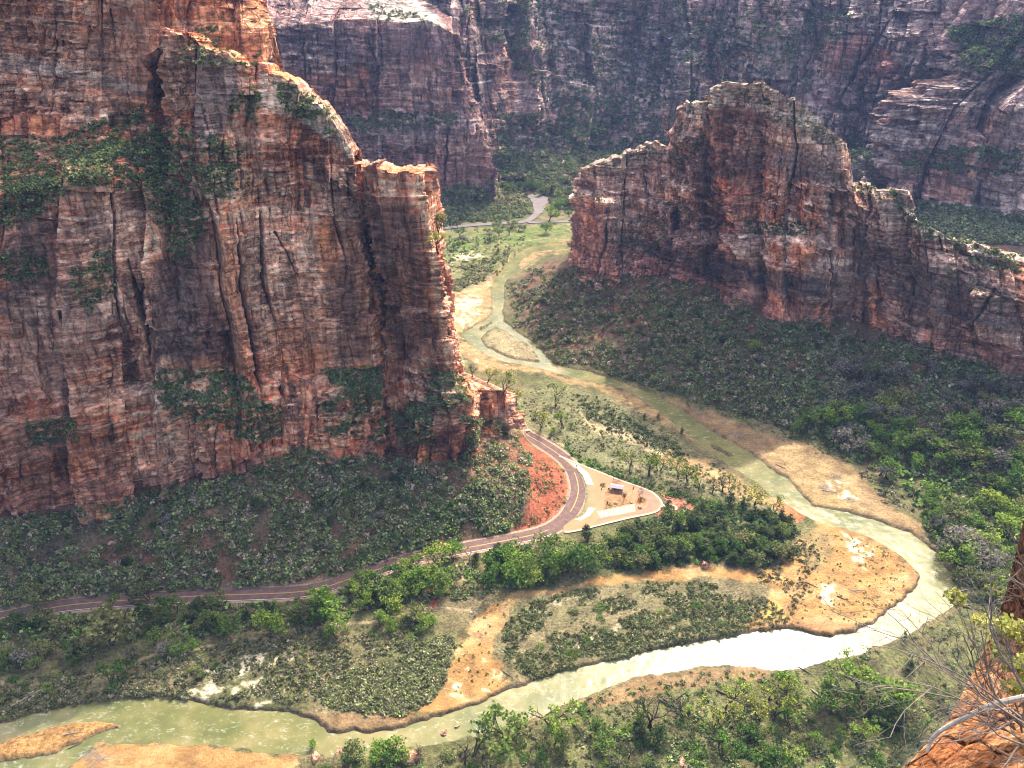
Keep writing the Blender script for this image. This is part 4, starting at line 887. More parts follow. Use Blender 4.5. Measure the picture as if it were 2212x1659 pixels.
for kd, (a, b), h, lb in single: plant(kd, at(a, b), h, lb)
groves = [  # polygon, n, kinds, heights, group, labels per kind
 ([(1700,900),(1850,890),(2000,950),(2212,880),(2212,1160),(2175,1290),(2090,1285),(2060,1210),(2010,1140),(1950,1070),(1870,1010),(1770,955)], 84, ['bright','mid','greytree','bright','olive','openmid'], (12, 20), 'trees of the forest on the outer bank at right', 'green tree in the dense forest at right between river and dark slope'),
 ([(1790,790),(1950,780),(2212,830),(2212,940),(2010,950),(1850,900)], 40, ['greytree','greytree','bare','greytree','olive'], (11, 17), 'grey shaded trees under the right cliff', 'grey budding tree in the shaded wood under the right cliff'),
 ([(1350,1150),(1430,1110),(1520,1100),(1600,1090),(1720,1135),(1725,1200),(1660,1230),(1560,1215),(1440,1220),(1330,1235),(1290,1200)], 120, ['juniper','juniper','mid','juniper','olive','juniper'], (8, 13), 'dark evergreens on the rise behind the turnaround', 'dark evergreen in the thicket between turnaround and old channel'),
 ([(1190,1175),(1290,1150),(1300,1240),(1180,1270),(1000,1290),(960,1270),(1100,1215)], 24, ['mid','bright','juniper'], (10, 17), 'green trees below the road junction', 'dense green tree on the bank below the road junction'),
 ([(0,1345),(300,1310),(640,1292),(720,1300),(700,1345),(560,1365),(300,1375),(0,1385)], 30, ['mid','olive','juniper','juniper','mid'], (7, 12), 'shaded trees along the lower side of the road', 'shaded green tree in the belt just below the road at left'),
 ([(730,1290),(900,1230),(1000,1205),(1100,1200),(1000,1270),(900,1300),(800,1320),(740,1320)], 26, ['bright','mid','juniper'], (8, 15), 'sunlit trees below the road', 'sunlit green tree in the belt below the road in the middle'),
 ([(0,1390),(500,1385),(400,1440),(200,1450),(0,1470)], 16, ['olive','greytree','bare','mid'], (7, 13), 'scattered trees of the shaded flat', 'small shaded tree scattered on the flat between road and river'),
 ([(1250,1560),(1500,1490),(1700,1470),(1850,1450),(1990,1420),(2060,1480),(2020,1560),(1950,1670),(1250,1670)], 40, ['mid','openmid','openmid','bare','open','bare','juniper'], (7, 15), 'trees of the near bank grove', 'tree in the grove on the near bank at the lower right'),
 ([(660,1665),(720,1640),(900,1635),(1100,1610),(1250,1580),(1260,1700),(660,1700)], 14, ['olive','mid','bare','bright','bare'], (7, 14), 'trees along the bottom edge on the near bank', 'low tree on the near bank along the bottom edge'),
 ([(935,500),(1150,488),(1170,505),(1120,515),(1040,530),(940,555)], 24, ['bare','greytree','bare','mid'], (8, 14), 'trees on the far meadow', 'small tree in the line across the far green meadow'),
 ([(1075,400),(1130,395),(1240,425),(1225,450),(1190,425),(1150,415),(1100,415)], 22, ['mid','juniper'], (11, 18), 'trees at the head of the far valley', 'dark green tree in the shade behind the far parking area'),
 ([(1300,620),(1560,660),(1900,760),(2200,830),(2200,900),(1850,890),(1600,860),(1350,760),(1180,700),(1150,620)], 60, ['greytree','juniper','greytree','juniper','olive'], (5, 9), 'small trees on the slope under the right rock', 'small tree on the slope below the right rock'),
 ([(20,1150),(500,1080),(900,1020),(1100,1000),(1050,1120),(700,1220),(300,1270),(0,1290)], 46, ['greytree','juniper','juniper','olive'], (4, 8), 'small trees on the slope under the left cliff', 'small tree on the shaded slope above the road'),
 ([(730,1350),(860,1330),(980,1330),(900,1385),(760,1410),(700,1400)], 12, ['bright','openmid','olive'], (7, 11), 'small trees on the sunny flat', 'small green tree on the sunny flat left of the old channel'),
 ([(1100,880),(1250,930),(1500,1030),(1480,1040),(1300,985),(1180,940)], 6, ['bright'], (4, 7), 'green bushy trees beside the road bend', 'low bright green tree beside the road above its bend')]
gi = 0
for poly, n, kinds, hr, grp, lb in groves:
    gi += 1
    for loc in scatter(poly, n, .15, 25, 900 + gi, 'ground', None, 700 if 'far' in grp else 0):
        k = random.choice(kinds); h = random.uniform(*hr)
        w = {'bright': 'bright leafy', 'mid': 'mid green leafy', 'olive': 'olive green', 'open': 'sparse crowned', 'openmid': 'open crowned light', 'bare': 'leafless', 'juniper': 'dark dense', 'greytree': 'grey twiggy'}[k]
        plant(k, loc, h, w + ' ' + lb, grp + ' (' + w + ')', 1.5 if k == 'juniper' else 1.1)
print('TREES', COUNT)
# ------------------------------------------------------------------ shrubs
DARKS = ['d1','d2','g1']; PAL = {'d1': (.115, .14, .06), 'd2': (.16, .19, .07), 'g1': (.20, .20, .095), 'g2': (.28, .225, .145), 'b1': (.14, .21, .045), 'y1': (.21, .25, .065), 'o1': (.10, .108, .042), 'o2': (.15, .14, .062)}
def bush_cloud(name, places, sizes, cols_, label, cat, per=26, seed=5, mat=M_SCRUB):
    g = np.random.default_rng(seed); n = len(places); P = np.array([tuple(p) for p in places]); S_ = np.array(sizes)
    d = rand_dirs(g, n * per).reshape(n, per, 3); rr = g.uniform(.35, 1.0, (n, per, 1)); d *= rr
    lob = rand_dirs(g, n * 3).reshape(n, 3, 3) * .55; d = d * .62 + lob[np.arange(n)[:, None], g.integers(0, 3, (n, per))]
    d[..., 2] = np.abs(d[..., 2]) * .85 + .08
    cen = (P[:, None] + d * S_[:, None, None]).reshape(-1, 3)
    V, Fq = leaf_quads(g, cen, np.repeat(S_, per) * .3, .3)
    base = np.repeat(np.array([PAL[c] for c in cols_]), per, 0); c = base * g.uniform(.45, 1.7, (len(base), 1)) * np.repeat(g.uniform(.6, 1.5, n), per)[:, None]
    o = obj(name, mesh(name, V, Fq, mat, np.repeat(np.clip(c, .01, .9), 4, 0)), kind='stuff', label=label, category=cat)
    return o
areas = [ # name, label, polygon, n, colours, size range, clump, seed, want
 ('talus_scrub','dark scrub oak covering the slope under the left cliff', [(0,1120),(200,1095),(330,1060),(420,1045),(560,1010),(650,960),(700,985),(900,990),(980,1000),(1020,960),(1110,935),(1150,990),(1130,1110),(1050,1150),(900,1190),(760,1235),(560,1265),(300,1285),(0,1315)], 7600, ['d1','d2','d1','d2','g1','g2'], (.8, 2.6), .18, 21, None),
 ('talus_scrub','dark scrub under the right rock, sunlit on its left edge', [(1220,575),(1300,600),(1450,600),(1560,630),(1640,690),(1780,690),(1950,740),(2212,810),(2212,960),(2000,960),(1850,960),(1700,925),(1500,865),(1300,800),(1190,775),(1110,700),(1095,620),(1150,575)], 9500, ['d1','d2','d1','g1','d2','g2'], (.9, 3.2), .12, 22, None),
 ('talus_scrub','green grey scrub on the small cone under the middle cliff', [(925,415),(1065,392),(1100,405),(1150,430),(1150,465),(1080,475),(930,495)], 1500, ['d2','g1','d2'], (2, 4.), .12, 23, None),
 ('island_scrub','willow scrub covering the bar inside the river bend', [(1070,1400),(1085,1365),(1115,1310),(1240,1275),(1400,1258),(1560,1255),(1655,1280),(1650,1320),(1590,1370),(1480,1385),(1300,1430),(1150,1468),(1090,1435)], 3000, ['o1','d2','g1','o2','o1'], (.6, 1.4), .2, 24, None),
 ('island_scrub','dense grey green scrub left of the orange sand tongue', [(690,1490),(760,1450),(850,1440),(900,1400),(960,1375),(985,1385),(962,1440),(950,1490),(905,1530),(870,1545),(780,1540),(700,1525)], 1900, ['g1','o1','g1','d2'], (.9, 1.8), .0, 25, None),
 ('flat_scrub','sage and small bushes dotted over the river flats', [(0,1480),(430,1400),(700,1350),(960,1330),(900,1400),(750,1450),(680,1520),(430,1515),(250,1505),(0,1560)], 2600, ['g1','o2','o1','g2'], (.6, 1.5), .16, 26, None),
 ('flat_scrub','small dark sage dots on the pale grassy flat beside the road', [(1095,880),(1180,830),(1300,860),(1440,920),(1620,1060),(1690,1100),(1500,1060),(1400,1040),(1250,985)], 1500, ['o1','g1','g1','d2'], (.5, 1.2), .12, 27, None),
 ('bar_scrub','sparse dark tufts on the orange sand', [(1700,1190),(1760,1145),(1900,1180),(1970,1230),(1940,1300),(1850,1360),(1620,1365),(1660,1300)], 420, ['o1','d2'], (.3, .8), .2, 28, None),
 ('bar_scrub','brown brush thinning out from the willow scrub onto the big sand bar', [(1640,1228),(1700,1180),(1760,1150),(1775,1195),(1740,1260),(1715,1340),(1660,1362),(1595,1365)], 620, ['o2','o1','g2','o2'], (.35, 1.2), .1, 47, None),
 ('bar_scrub','sparse dark tufts on the sand tongue of the old channel', [(1100,1290),(1040,1330),(980,1400),(950,1500),(1080,1490),(1060,1420),(1100,1330)], 90, ['o1','d2'], (.3, .8), .2, 29, None),
 ('bank_scrub','olive ground scrub on the near bank under the trees', [(700,1650),(900,1628),(1130,1575),(1300,1500),(1500,1455),(1800,1440),(2000,1360),(2070,1320),(2212,1250),(2212,1500),(2000,1659),(700,1659)], 1900, ['o1','o2','g1','g2','b1','d2'], (.4, 1.4), .2, 30, None),
 ('bank_scrub','olive undergrowth along the outer bank at right', [(1990,1130),(2080,1060),(2212,1050),(2212,1300),(2090,1300),(2040,1200)], 900, ['o1','o2','g1','b1','d2'], (1., 2.4), .1, 31, None),
 ('bank_scrub','brown green brush on the bench between slope and gravel bar', [(1420,850),(1600,880),(1800,940),(1900,1010),(1980,1110),(1900,1080),(1850,1010),(1700,945),(1560,895)], 700, ['g2','o2','o1','g1'], (.7, 1.7), .1, 32, None),
 ('forest_undergrowth','green understorey filling the forest on the outer bank at right', [(1740,940),(1850,900),(2000,950),(2212,890),(2212,1160),(2170,1280),(2090,1260),(2040,1180),(1960,1070),(1870,1010)], 900, ['b1','d2','g1','y1','b1'], (2.2, 4.2), .0, 41, None),
 ('talus_brush','pale twiggy brush between the dark scrub of the left slope', [(0,1120),(330,1070),(560,1020),(700,985),(980,1000),(1110,960),(1130,1110),(900,1190),(560,1265),(0,1315)], 2600, ['g2','o2','g1'], (.5, 1.3), .0, 45, None),
 ('talus_brush','pale twiggy brush between the dark scrub of the right slope', [(1220,600),(1450,610),(1640,700),(1950,750),(2212,830),(2212,960),(1850,960),(1500,865),(1190,775),(1100,650)], 3000, ['g2','o2','g1','b1'], (.6, 1.6), .0, 46, None),
 ('thicket_undergrowth','dark evergreen understorey of the thicket behind the turnaround', [(1350,1150),(1430,1115),(1520,1095),(1600,1090),(1720,1135),(1725,1195),(1660,1228),(1560,1215),(1440,1220),(1330,1235),(1290,1190)], 700, ['d1','d2','b1','d1'], (1.6, 3.2), .0, 42, 'ground'),
 ('roadside_undergrowth','green undergrowth of the tree belt below the road', [(0,1345),(300,1312),(640,1295),(800,1265),(1000,1205),(1200,1165),(1290,1150),(1300,1240),(1000,1290),(800,1330),(560,1365),(0,1390)], 900, ['d2','d1','b1','g1'], (1.3, 2.8), .12, 43, 'ground'),
 ('grove_undergrowth','deep green undergrowth of the grove on the near bank', [(1480,1540),(1700,1530),(1950,1500),(2010,1560),(1950,1665),(1450,1665),(1250,1620)], 330, ['d2','b1','d2','d1'], (1.0, 2.2), .25, 44, 'ground'),
 ('meadow_scrub','dark tufts dotted over the far green meadow', [(935,520),(1150,510),(1120,560),(1070,600),(1000,610),(945,640)], 420, ['o1','d2','g1'], (1, 2.2), .15, 33, None),
 ('meadow_scrub','dark brush strip between meadow and the far river', [(1030,560),(1120,535),(1060,590),(1010,620),(960,630)], 500, ['o1','g1','d2'], (1, 2.), .0, 34, None),
 ('ridge_scrub','dark tamarisk strip on the sandy flat beside the river', [(1235,850),(1330,890),(1440,945),(1500,990),(1480,1000),(1380,955),(1270,905)], 520, ['o1','d2','g1'], (.8, 1.8), .0, 35, None),
 ('road_scrub','green bushes along the flat side of the road', [(1180,945),(1260,985),(1400,1045),(1500,1075),(1580,1090),(1540,1105),(1400,1060),(1250,1000)], 420, ['b1','y1','d2','b1'], (.8, 2.), .0, 36, None),
 ('cut_scrub','dark bushes on the red road cut', [(1140,980),(1220,1020),(1225,1080),(1150,1135),(1060,1150),(1080,1080),(1120,1020)], 420, ['d2','o2','b1','g1'], (.4, 1.3), .2, 37, None),
 ('talus_scrub','spring green bushes low on the left slope above the road', [(760,1230),(900,1185),(1000,1165),(1120,1140),(1080,1080),(950,1080),(820,1150),(740,1210)], 650, ['b1','d2','g1','y1','d2'], (1.2, 2.8), .1, 38, None),
 ('bench_scrub','blue green woods on the bench under the back wall', [(1915,430),(2080,450),(2230,475),(2230,600),(2100,560),(1990,520),(1940,450)], 2700, ['d2','g1','d1'], (2.5, 5), .0, 39, None),
 ('valley_scrub','shaded woods climbing the slope at the valley head', [(1070,330),(1250,330),(1400,330),(1260,400),(1230,470),(1150,420),(1080,400)], 1900, ['d2','d1','g1'], (2.5, 5), .02, 40, None)]
for nm, lb, poly, n, cs_, szr, cl, sd_, want in areas:
    pts = scatter(poly, n, cl * 1.0 if cl else 0, 12, sd_, want, None, {23: 800, 39: 850, 40: 900, 33: 600, 34: 600}.get(sd_, 0)); g = np.random.default_rng(sd_)
    bush_cloud(nm, pts, szr[0] * .8 + (szr[1] * 1.25 - szr[0] * .8) * g.random(len(pts)) ** 1.8, [cs_[i] for i in g.integers(0, len(cs_), len(pts))], lb, 'scrub', 26, sd_)
# growth on the ledges of the cliffs
ledges = [
 ('left cliff', (1., 2.6), [([(0,300),(150,290),(250,240),(340,230),(345,330),(200,360),(100,420),(0,440)], 650), ([(130,330),(330,290),(440,280),(520,300),(540,400),(480,440),(360,460),(250,420),(150,400),(120,370)], 1300), ([(0,400),(110,380),(150,420),(60,480),(0,500)], 250),
   ([(500,210),(560,190),(560,260),(520,330),(490,320)], 160), ([(320,440),(420,430),(460,520),(440,600),(380,560)], 330), ([(150,560),(240,540),(250,620),(190,680),(150,640)], 160), ([(700,800),(820,790),(830,870),(780,900),(690,890)], 520),
   ([(330,800),(520,790),(560,860),(500,930),(360,900)], 520), ([(440,880),(600,870),(620,940),(520,960),(440,930)], 380), ([(60,910),(150,900),(180,950),(90,970),(50,950)], 180), ([(930,800),(1000,810),(1010,870),(960,900),(920,860)], 200), ([(840,870),(930,870),(940,960),(860,960)], 260), ([(1000,900),(1080,900),(1100,960),(1010,960)], 160),
   ([(590,180),(660,190),(700,230),(740,310),(700,300),(640,250),(590,220)], 150), ([(720,880),(830,900),(830,960),(700,940)], 130), ([(0,560),(110,520),(100,600),(0,620)], 130), ([(370,150),(560,150),(560,60),(430,60)], 90)]),
 ('right rock', (.7, 1.9), [([(1480,225),(1590,180),(1700,222),(1815,300),(1810,320),(1700,275),(1600,235),(1500,270)], 330), ([(1260,385),(1300,352),(1410,318),(1440,345),(1380,380),(1290,400)], 90), ([(1300,490),(1440,450),(1440,540),(1340,580),(1290,560)], 420),
   ([(1600,470),(1780,480),(1770,510),(1620,510)], 300), ([(1230,410),(1310,420),(1310,440),(1230,440)], 50), ([(1840,395),(1945,410),(1980,480),(1960,500),(1900,440),(1840,420)], 170), ([(1980,475),(2212,560),(2212,600),(2100,570),(1990,510)], 380), ([(1850,500),(1990,560),(2212,640),(2212,680),(2000,620),(1850,560)], 160), ([(1430,430),(1600,440),(1600,470),(1430,470)], 120), ([(1460,330),(1530,290),(1520,330),(1450,380)], 90)]),
 ('middle cliff', (2, 4), [([(740,250),(900,240),(1000,245),(1000,270),(820,290),(740,280)], 350), ([(780,0),(960,50),(900,50),(790,30)], 60), ([(985,60),(1000,180),(1030,250),(1010,240),(985,160)], 60)]),
 ('back wall', (2.5, 5.5), [([(1000,20),(1100,0),(1300,0),(1480,0),(1560,100),(1500,230),(1470,330),(1250,330),(1180,230),(1090,120)], 2400), ([(1060,240),(1200,250),(1450,310),(1300,340),(1070,340)], 800), ([(1500,30),(1700,0),(1850,30),(1750,200),(1560,190)], 700), ([(2040,60),(2212,30),(2212,170),(2080,150)], 600), ([(1960,320),(2212,320),(2212,380),(1950,370)], 400), ([(1830,290),(1880,330),(1900,400),(1840,390)], 120), ([(1880,20),(1760,110),(1700,190),(1800,90)], 100)])]
for nm, szr, lst in ledges:
    pts = []
    for i, (poly, n) in enumerate(lst): pts += scatter(poly, n, .16, 16, 300 + i + len(nm), 'cliff', .25, {'back wall': 850, 'middle cliff': 800}.get(nm, 0))
    g = np.random.default_rng(len(nm)); cs_ = ['d1','d2','d1','g1','d2']
    bush_cloud('ledge_scrub', pts, g.uniform(*szr, len(pts)), [cs_[i] for i in g.integers(0, len(cs_), len(pts))], 'dark shrubs and small trees on the ledges of the ' + nm, 'scrub', 24, 60 + len(nm))
# the larger bushes one by one
def bush_proto(c, seed):
    g = np.random.default_rng(seed); n = 12; cen0 = rand_dirs(g, n) * np.array([1.3, 1.3, .8]); cen0[:, 2] = np.abs(cen0[:, 2]) + .35
    cen = lump_cloud(g, cen0, g.uniform(.5, .95, n), 26); cen[:, 2] = np.maximum(cen[:, 2], .05); V, Fq = leaf_quads(g, cen, .2)
    return mesh('foliage', V, Fq, M_LEAF, vary(g, PAL[c], len(Fq), .35))
BP = {c: [bush_proto(c, 500 + i + 10 * k) for i in range(3)] for k, c in enumerate(['d2', 'b1', 'g1', 'y1', 'd1'])}
WORD = {'d2': 'dark green', 'b1': 'fresh green', 'g1': 'grey green', 'y1': 'yellow green', 'd1': 'blackish green'}
bushes = [([(1300,1560),(1600,1560),(1950,1500),(2020,1500),(1960,1659),(1250,1659)], 85, ['d2','g1','b1','d1'], (1.6, 3.2), 'rounded bush between the trees at the lower right'),
 ([(700,1640),(1200,1590),(1250,1659),(700,1659)], 16, ['b1','g1','y1'], (1.5, 2.6), 'rounded bush on the near bank along the bottom edge'),
 ([(0,1400),(500,1380),(700,1340),(960,1330),(760,1440),(300,1480),(0,1500)], 40, ['g1','b1','d2'], (1.2, 2.4), 'rounded bush on the flat between road and near river'),
 ([(1090,1400),(1250,1300),(1600,1270),(1560,1350),(1300,1420),(1120,1450)], 26, ['d2','b1','g1'], (1.3, 2.4), 'taller bush standing out of the bar scrub inside the bend'),
 ([(0,1150),(500,1080),(900,1020),(1100,1000),(1000,1120),(700,1220),(300,1270),(0,1290)], 75, ['d1','g1','d2'], (1.8, 3.2), 'large bush on the shaded slope above the road'),
 ([(1990,1140),(2212,1060),(2212,1300),(2080,1300)], 28, ['b1','d2','g1'], (2., 3.4), 'large bush at the edge of the right hand forest')]
bi = 0
for poly, n, cs_, szr, lb in bushes:
    bi += 1
    for loc in scatter(poly, n, 0, 12, 700 + bi, 'ground'):
        c = random.choice(cs_); o = obj('bush', random.choice(BP[c])); o.location = loc; k = random.uniform(*szr) * .62
        o.scale = (k * random.uniform(.85, 1.2), k * random.uniform(.85, 1.2), k); o.rotation_euler = (0, 0, random.uniform(0, 6.28))
        o['label'] = WORD[c] + ' ' + lb; o['category'] = 'bush'; o['group'] = 'bushes: ' + WORD[c] + ' ' + lb
# ------------------------------------------------------------------ boulders
def boulder_mesh(seed, f=(1, 1, .7)):
    import bmesh
    bm = bmesh.new(); bmesh.ops.create_icosphere(bm, subdivisions=3, radius=1); V = np.array([v.co for v in bm.verts]); g = np.random.default_rng(seed)
    for _ in range(9):                       # planar breaks
        d = rand_dirs(g, 1)[0]; k = g.uniform(.55, .8); t = V @ d; V = V - np.maximum(t - k, 0)[:, None] * d * .95
    V = V * (1 + .08 * fbm(V[:, 0] * 2, V[:, 1] * 2, V[:, 2] * 2, 3, seed))[:, None] * np.array(f)
    Fc = np.array([[v.index for v in q.verts] for q in bm.faces]); bm.free()
    c = np.array((.42, .22, .14))[None] * np.ones((len(V), 1)); return mesh('boulder', V, Fc, M_ROCKB, c)
M_ROCKB = rock_mat('boulder_stone', .25)
BM = [boulder_mesh(i, f) for i, f in enumerate([(1, .8, .6), (1.2, .8, .55), (.9, .9, .8), (.8, .7, 1.1)])]
for (a, b), s_, i, lb in [(Tt(1330,580), 1.5, 0, 'small red boulder, upper left of the cluster on the red dirt lot'), (Tt(1357,586), 1.3, 1, 'small red boulder, upper right of the cluster on the red dirt lot'),
   (Tt(1320,612), 1.4, 2, 'small red boulder, lower left of the cluster on the red dirt lot'), (Tt(1355,632), 1.6, 0, 'small red boulder, lower right of the cluster on the red dirt lot'),
   (Tt(1520,642), 2.3, 1, 'lone pale flat boulder in the middle of the red dirt lot'), (Tt(925,632), 1.4, 0, 'pale boulder on the right corner of the planted island'), (Tt(1278,560), 1.1, 2, 'boulder at the kerb where the red dirt lot begins'),
   (Tt(1020,690), 1.6, 1, 'flat red slab on the tip island of the turnaround'), (Tt(1725,1325), 4.2, 3, 'upright red boulder at the edge of the old sandy channel'), (Mb(480,1592), 6, 1, 'big pale undercut boulder near the bottom edge by the river'),
   (Mb(710,1440), 2.2, 0, 'wet pale boulder breaking the riffle, larger one'), (Mb(790,1400), 1.5, 1, 'wet pale boulder breaking the riffle, smaller one'), (Mb(2185,1620), 2.2, 1, 'pale flat rock at the bottom edge under the grove'),
   (Rb(80,1640), 2., 1, 'small pale rock at the very bottom of the grove'), (Mb(60,1560), 3, 0, 'pink rock pile boulder at the near water edge'), (Lb(1960,1600), 3.2, 1, 'broken red boulder on the near bank at bottom left'),
   (Lb(172,130), 2.6, 2, 'white boulder lying at the top of the left scree slope'), (Lb(690,265), 2.8, 0, 'pale boulder on the left scree slope among scrub'), (Rm(1700,640), 3.4, 1, 'white boulder on the dark slope under the right cliff'),
   (Lb(1730,420), 2.0, 0, 'pale boulder among scrub on the scree slope'), (Rm(440,840), 2.2, 2, 'small pale rock in the dark woods near the gravel bar')]:
    o = obj('boulder', BM[i]); o.location = at(a, b) + Vector((0, 0, .1 * s_)); o.scale = (s_ * .8,) * 3; o.rotation_euler = (0, 0, a); o['label'] = lb; o['category'] = 'boulder'
# ------------------------------------------------------------------ driftwood
def log_mesh(seed, L, r, br=3):
    g = np.random.default_rng(seed); segs = []; p = np.array([-L / 2, 0, r]); d = np.array([1., 0, 0]); n = 6
    for i in range(n):
        d = d + g.normal(size=3) * .07; d[2] *= .3; d /= np.linalg.norm(d); q = p + d * L / n; segs.append((p, q, r * (1 - i / n * .6), r * (1 - (i + 1) / n * .6)))
        if i and i < n and br > 0:
            br -= 1; e = d + rand_dirs(g, 1)[0] * .9; e[2] = abs(e[2]) * .5; e /= np.linalg.norm(e); segs.append((q, q + e * L * .22, r * .35, r * .1))
        p = q
    return tubes(segs, 6)
logs = [(Lb(460,1440), 9, .35, .3, 'pale short log on the left sand island'), (Lb(470,1525), 7, .3, .5, 'dark tipped log at the lower edge of the left sand island'),
 (Rb(1155,560), 7, .3, -.7, 'forked pale log on the big orange sand bar'), (Rb(1180,550), 8, .3, .2, 'straight pale log crossing the forked one on the sand bar'), (Rb(1095,610), 9, .4, -.6, 'dark log lowest on the big orange sand bar'),
 (Rb(890,520), 8, .4, -.7, 'dark log at the left of the big orange sand bar'), (Rb(740,660), 8, .3, .8, 'thin branch lying on the scrubby edge of the sand bar'), (Rb(1860,550), 9, .4, .3, 'bleached log at the outer bend among brush'),
 (Rb(1900,665), 12, .6, -.15, 'black root log sticking out of the outer bank'), (Rb(1840,650), 9, .5, .2, 'dark driftwood tangle log at the waterline of the outer bend'), (Mb(1520,1390), 15, .7, -.9, 'thick dark fallen trunk on the near bank'),
 (Mb(1545,1290), 9, .5, .8, 'short white log near the water on the near bank'), (Mb(2150,1300), 20, .7, -.7, 'long dark fallen trunk under the bare tree'), (Mb(2180,1205), 11, .5, .7, 'dark short log at the edge of the scrub below the glare'),
 (Rb(1120,1180), 21, .7, -.45, 'long fallen trunk left of the umbrella tree'), (Rb(1010,1260), 22, .6, -.9, 'steeply lying fallen trunk in the grove'), (Rb(1110,1290), 20, .5, .25, 'bleached log stretched under the umbrella tree'),
 (Rb(440,1290), 12, .4, .2, 'pale thin log in the middle of the grove'), (Rb(390,1220), 16, .6, -.6, 'dark leaning trunk lying left of the forked trees'), (Rb(850,1060), 8, .5, -.8, 'short dark log at the lower edge of the glare'),
 (Rb(60,1300), 18, .6, -.8, 'dark fallen trunk at the left of the grove'), (Tt(1500,355), 14, .35, -.4, 'white fallen limb under the crooked tree of the row'), (Tt(1110,255), 12, .3, -.1, 'white branch lying at the foot of the second tree of the row'),
 (Tt(880,170), 6, .35, 1., 'white snag beside the dark forked tree'), (Mb(1100,940), 8, .35, -.8, 'grey log in scrub on the left tip of the bar'), (Mb(1105,1080), 7, .35, -.7, 'dark log at the right edge of the white sand'), (Mb(130,600), 13, .4, -.15, 'pale fallen trunk under the light green roadside tree'),
 (Lb(150,1240), 18, .5, .7, 'pale dead trunk on the shaded river bank at far left'), (Rm(1000,1480), 10, .5, -.4, 'grey driftwood log on the upper right gravel bar'), (Rm(700,1325), 9, .35, -.8, 'thin dark log on the gravel bar above the river'),
 (Rm(530,1200), 8, .3, -.5, 'thin pale log on the gravel bar near the upper water edge'), (Rm(600,1085), 8, .35, .2, 'grey log under the line of brush')]
for i, ((a, b), L, r, an, lb) in enumerate(logs):
    dk = ('dark' in lb or 'black' in lb); o = obj('driftwood_log', mesh('driftwood_log', *log_mesh(i, L * .85, r * .62), M_BARK if dk else M_PALE)); o.location = at(a, b); o.rotation_euler = (0, 0, an); o['label'] = lb; o['category'] = 'log'
piles = [(Lb(560,1570), 7, 'pile of bleached driftwood at the tip of the near sandbar, upper one'), (Lb(630,1610), 8, 'pile of bleached driftwood on the near sandbar, lower one'), (Rm(190,990), 6, 'tangle of white driftwood at the head of the gravel bar'),
 (Rm(430,1130), 7, 'grey driftwood tangle on the gravel bar by the water'), (Rm(1030,1380), 9, 'wide driftwood tangle, uppermost on the lower gravel bar'), (Rm(980,1450), 9, 'wide driftwood tangle on the pale gravel, middle one'), (Rm(1130,1530), 8, 'wide driftwood tangle, lowest on the pale gravel'), (Rb(1850,640), 6, 'dark brushy driftwood heap on the outer bend')]
for i, ((a, b), L, lb) in enumerate(piles):
    g = np.random.default_rng(40 + i); segs = []
    for _ in range(26):
        p = np.array([g.normal() * L * .3, g.normal() * L * .2, g.uniform(.1, .8)]); an = .5 + g.normal() * .5; l = g.uniform(.3, .9) * L * .5
        segs.append((p - np.array([math.cos(an), math.sin(an), .05]) * l * .7, p + np.array([math.cos(an), math.sin(an), .06]) * l * .7, .10, .04))
    o = obj('driftwood_pile', mesh('driftwood_pile', *tubes(segs, 5), M_PALE)); o.location = at(a, b); o['label'] = lb; o['category'] = 'driftwood'
# ------------------------------------------------------------------ turnaround furniture
def box_mesh(name, boxes, mat):
    V = []; Fc = []
    for cx, cy, cz, sx, sy, sz in boxes:
        n = len(V)
        for k in range(8): V.append((cx + sx / 2 * (1 if k & 1 else -1), cy + sy / 2 * (1 if k & 2 else -1), cz + sz / 2 * (1 if k & 4 else -1)))
        for f in ((0, 2, 3, 1), (4, 5, 7, 6), (0, 1, 5, 4), (2, 6, 7, 3), (0, 4, 6, 2), (1, 3, 7, 5)): Fc.append([n + i for i in f])
    return mesh(name, np.array(V), np.array(Fc), mat)
M_STEEL = plain('dark_steel', (.05, .045, .04), .6, .2, 2.); M_ROOF = plain('grey_brown_roof', (.30, .25, .24), .7, .15, 1.); M_BENCH = plain('bench_timber', (.30, .19, .11), .8, .2, 3.)
pA = at(*Tt(725, 500)); pB = at(*Tt(815, 515)); ang = math.atan2(pB.y - pA.y, pB.x - pA.x); ln = max((pB - pA).length, 7)
t = thing('bus_shelter', 'dark open bus shelter with a grey roof on the paved turnaround', 'shelter', ((pA + pB) / 2), None, ang)
rf = mesh('roof', np.array([(-ln/2-.6,-1.7,3.0),(ln/2+.6,-1.7,3.0),(ln/2+.6,.4,3.7),(-ln/2-.6,.4,3.7),(ln/2+.6,2.6,3.1),(-ln/2-.6,2.6,3.1),
                          (-ln/2-.6,-1.7,2.8),(ln/2+.6,-1.7,2.8),(ln/2+.6,.4,3.5),(-ln/2-.6,.4,3.5),(ln/2+.6,2.6,2.9),(-ln/2-.6,2.6,2.9)]),
          [[0,1,2,3],[3,2,4,5],[7,6,9,8],[8,9,11,10],[6,7,1,0],[10,11,5,4],[7,8,2,1],[8,10,4,2],[9,6,0,3],[11,9,3,5]], M_ROOF)
obj('roof', rf, t)
for sx in (-ln/2+.2, -ln/6, ln/6, ln/2-.2):
    for sy in (-1.4, 2.2): obj('post', box_mesh('post', [(sx, sy, 1.45, .18, .18, 2.9)], M_STEEL), t)
obj('back_wall', box_mesh('back_wall', [(0, 2.2, 1.3, ln - .6, .12, 2.0), (0, 2.28, 2.3, ln - .4, .06, .1)], M_STEEL), t)
obj('bench', box_mesh('bench', [(0, 1.6, .45, ln - 1.2, .45, .07), (-ln/3, 1.6, .22, .1, .4, .42), (ln/3, 1.6, .22, .1, .4, .42)], M_BENCH), t)
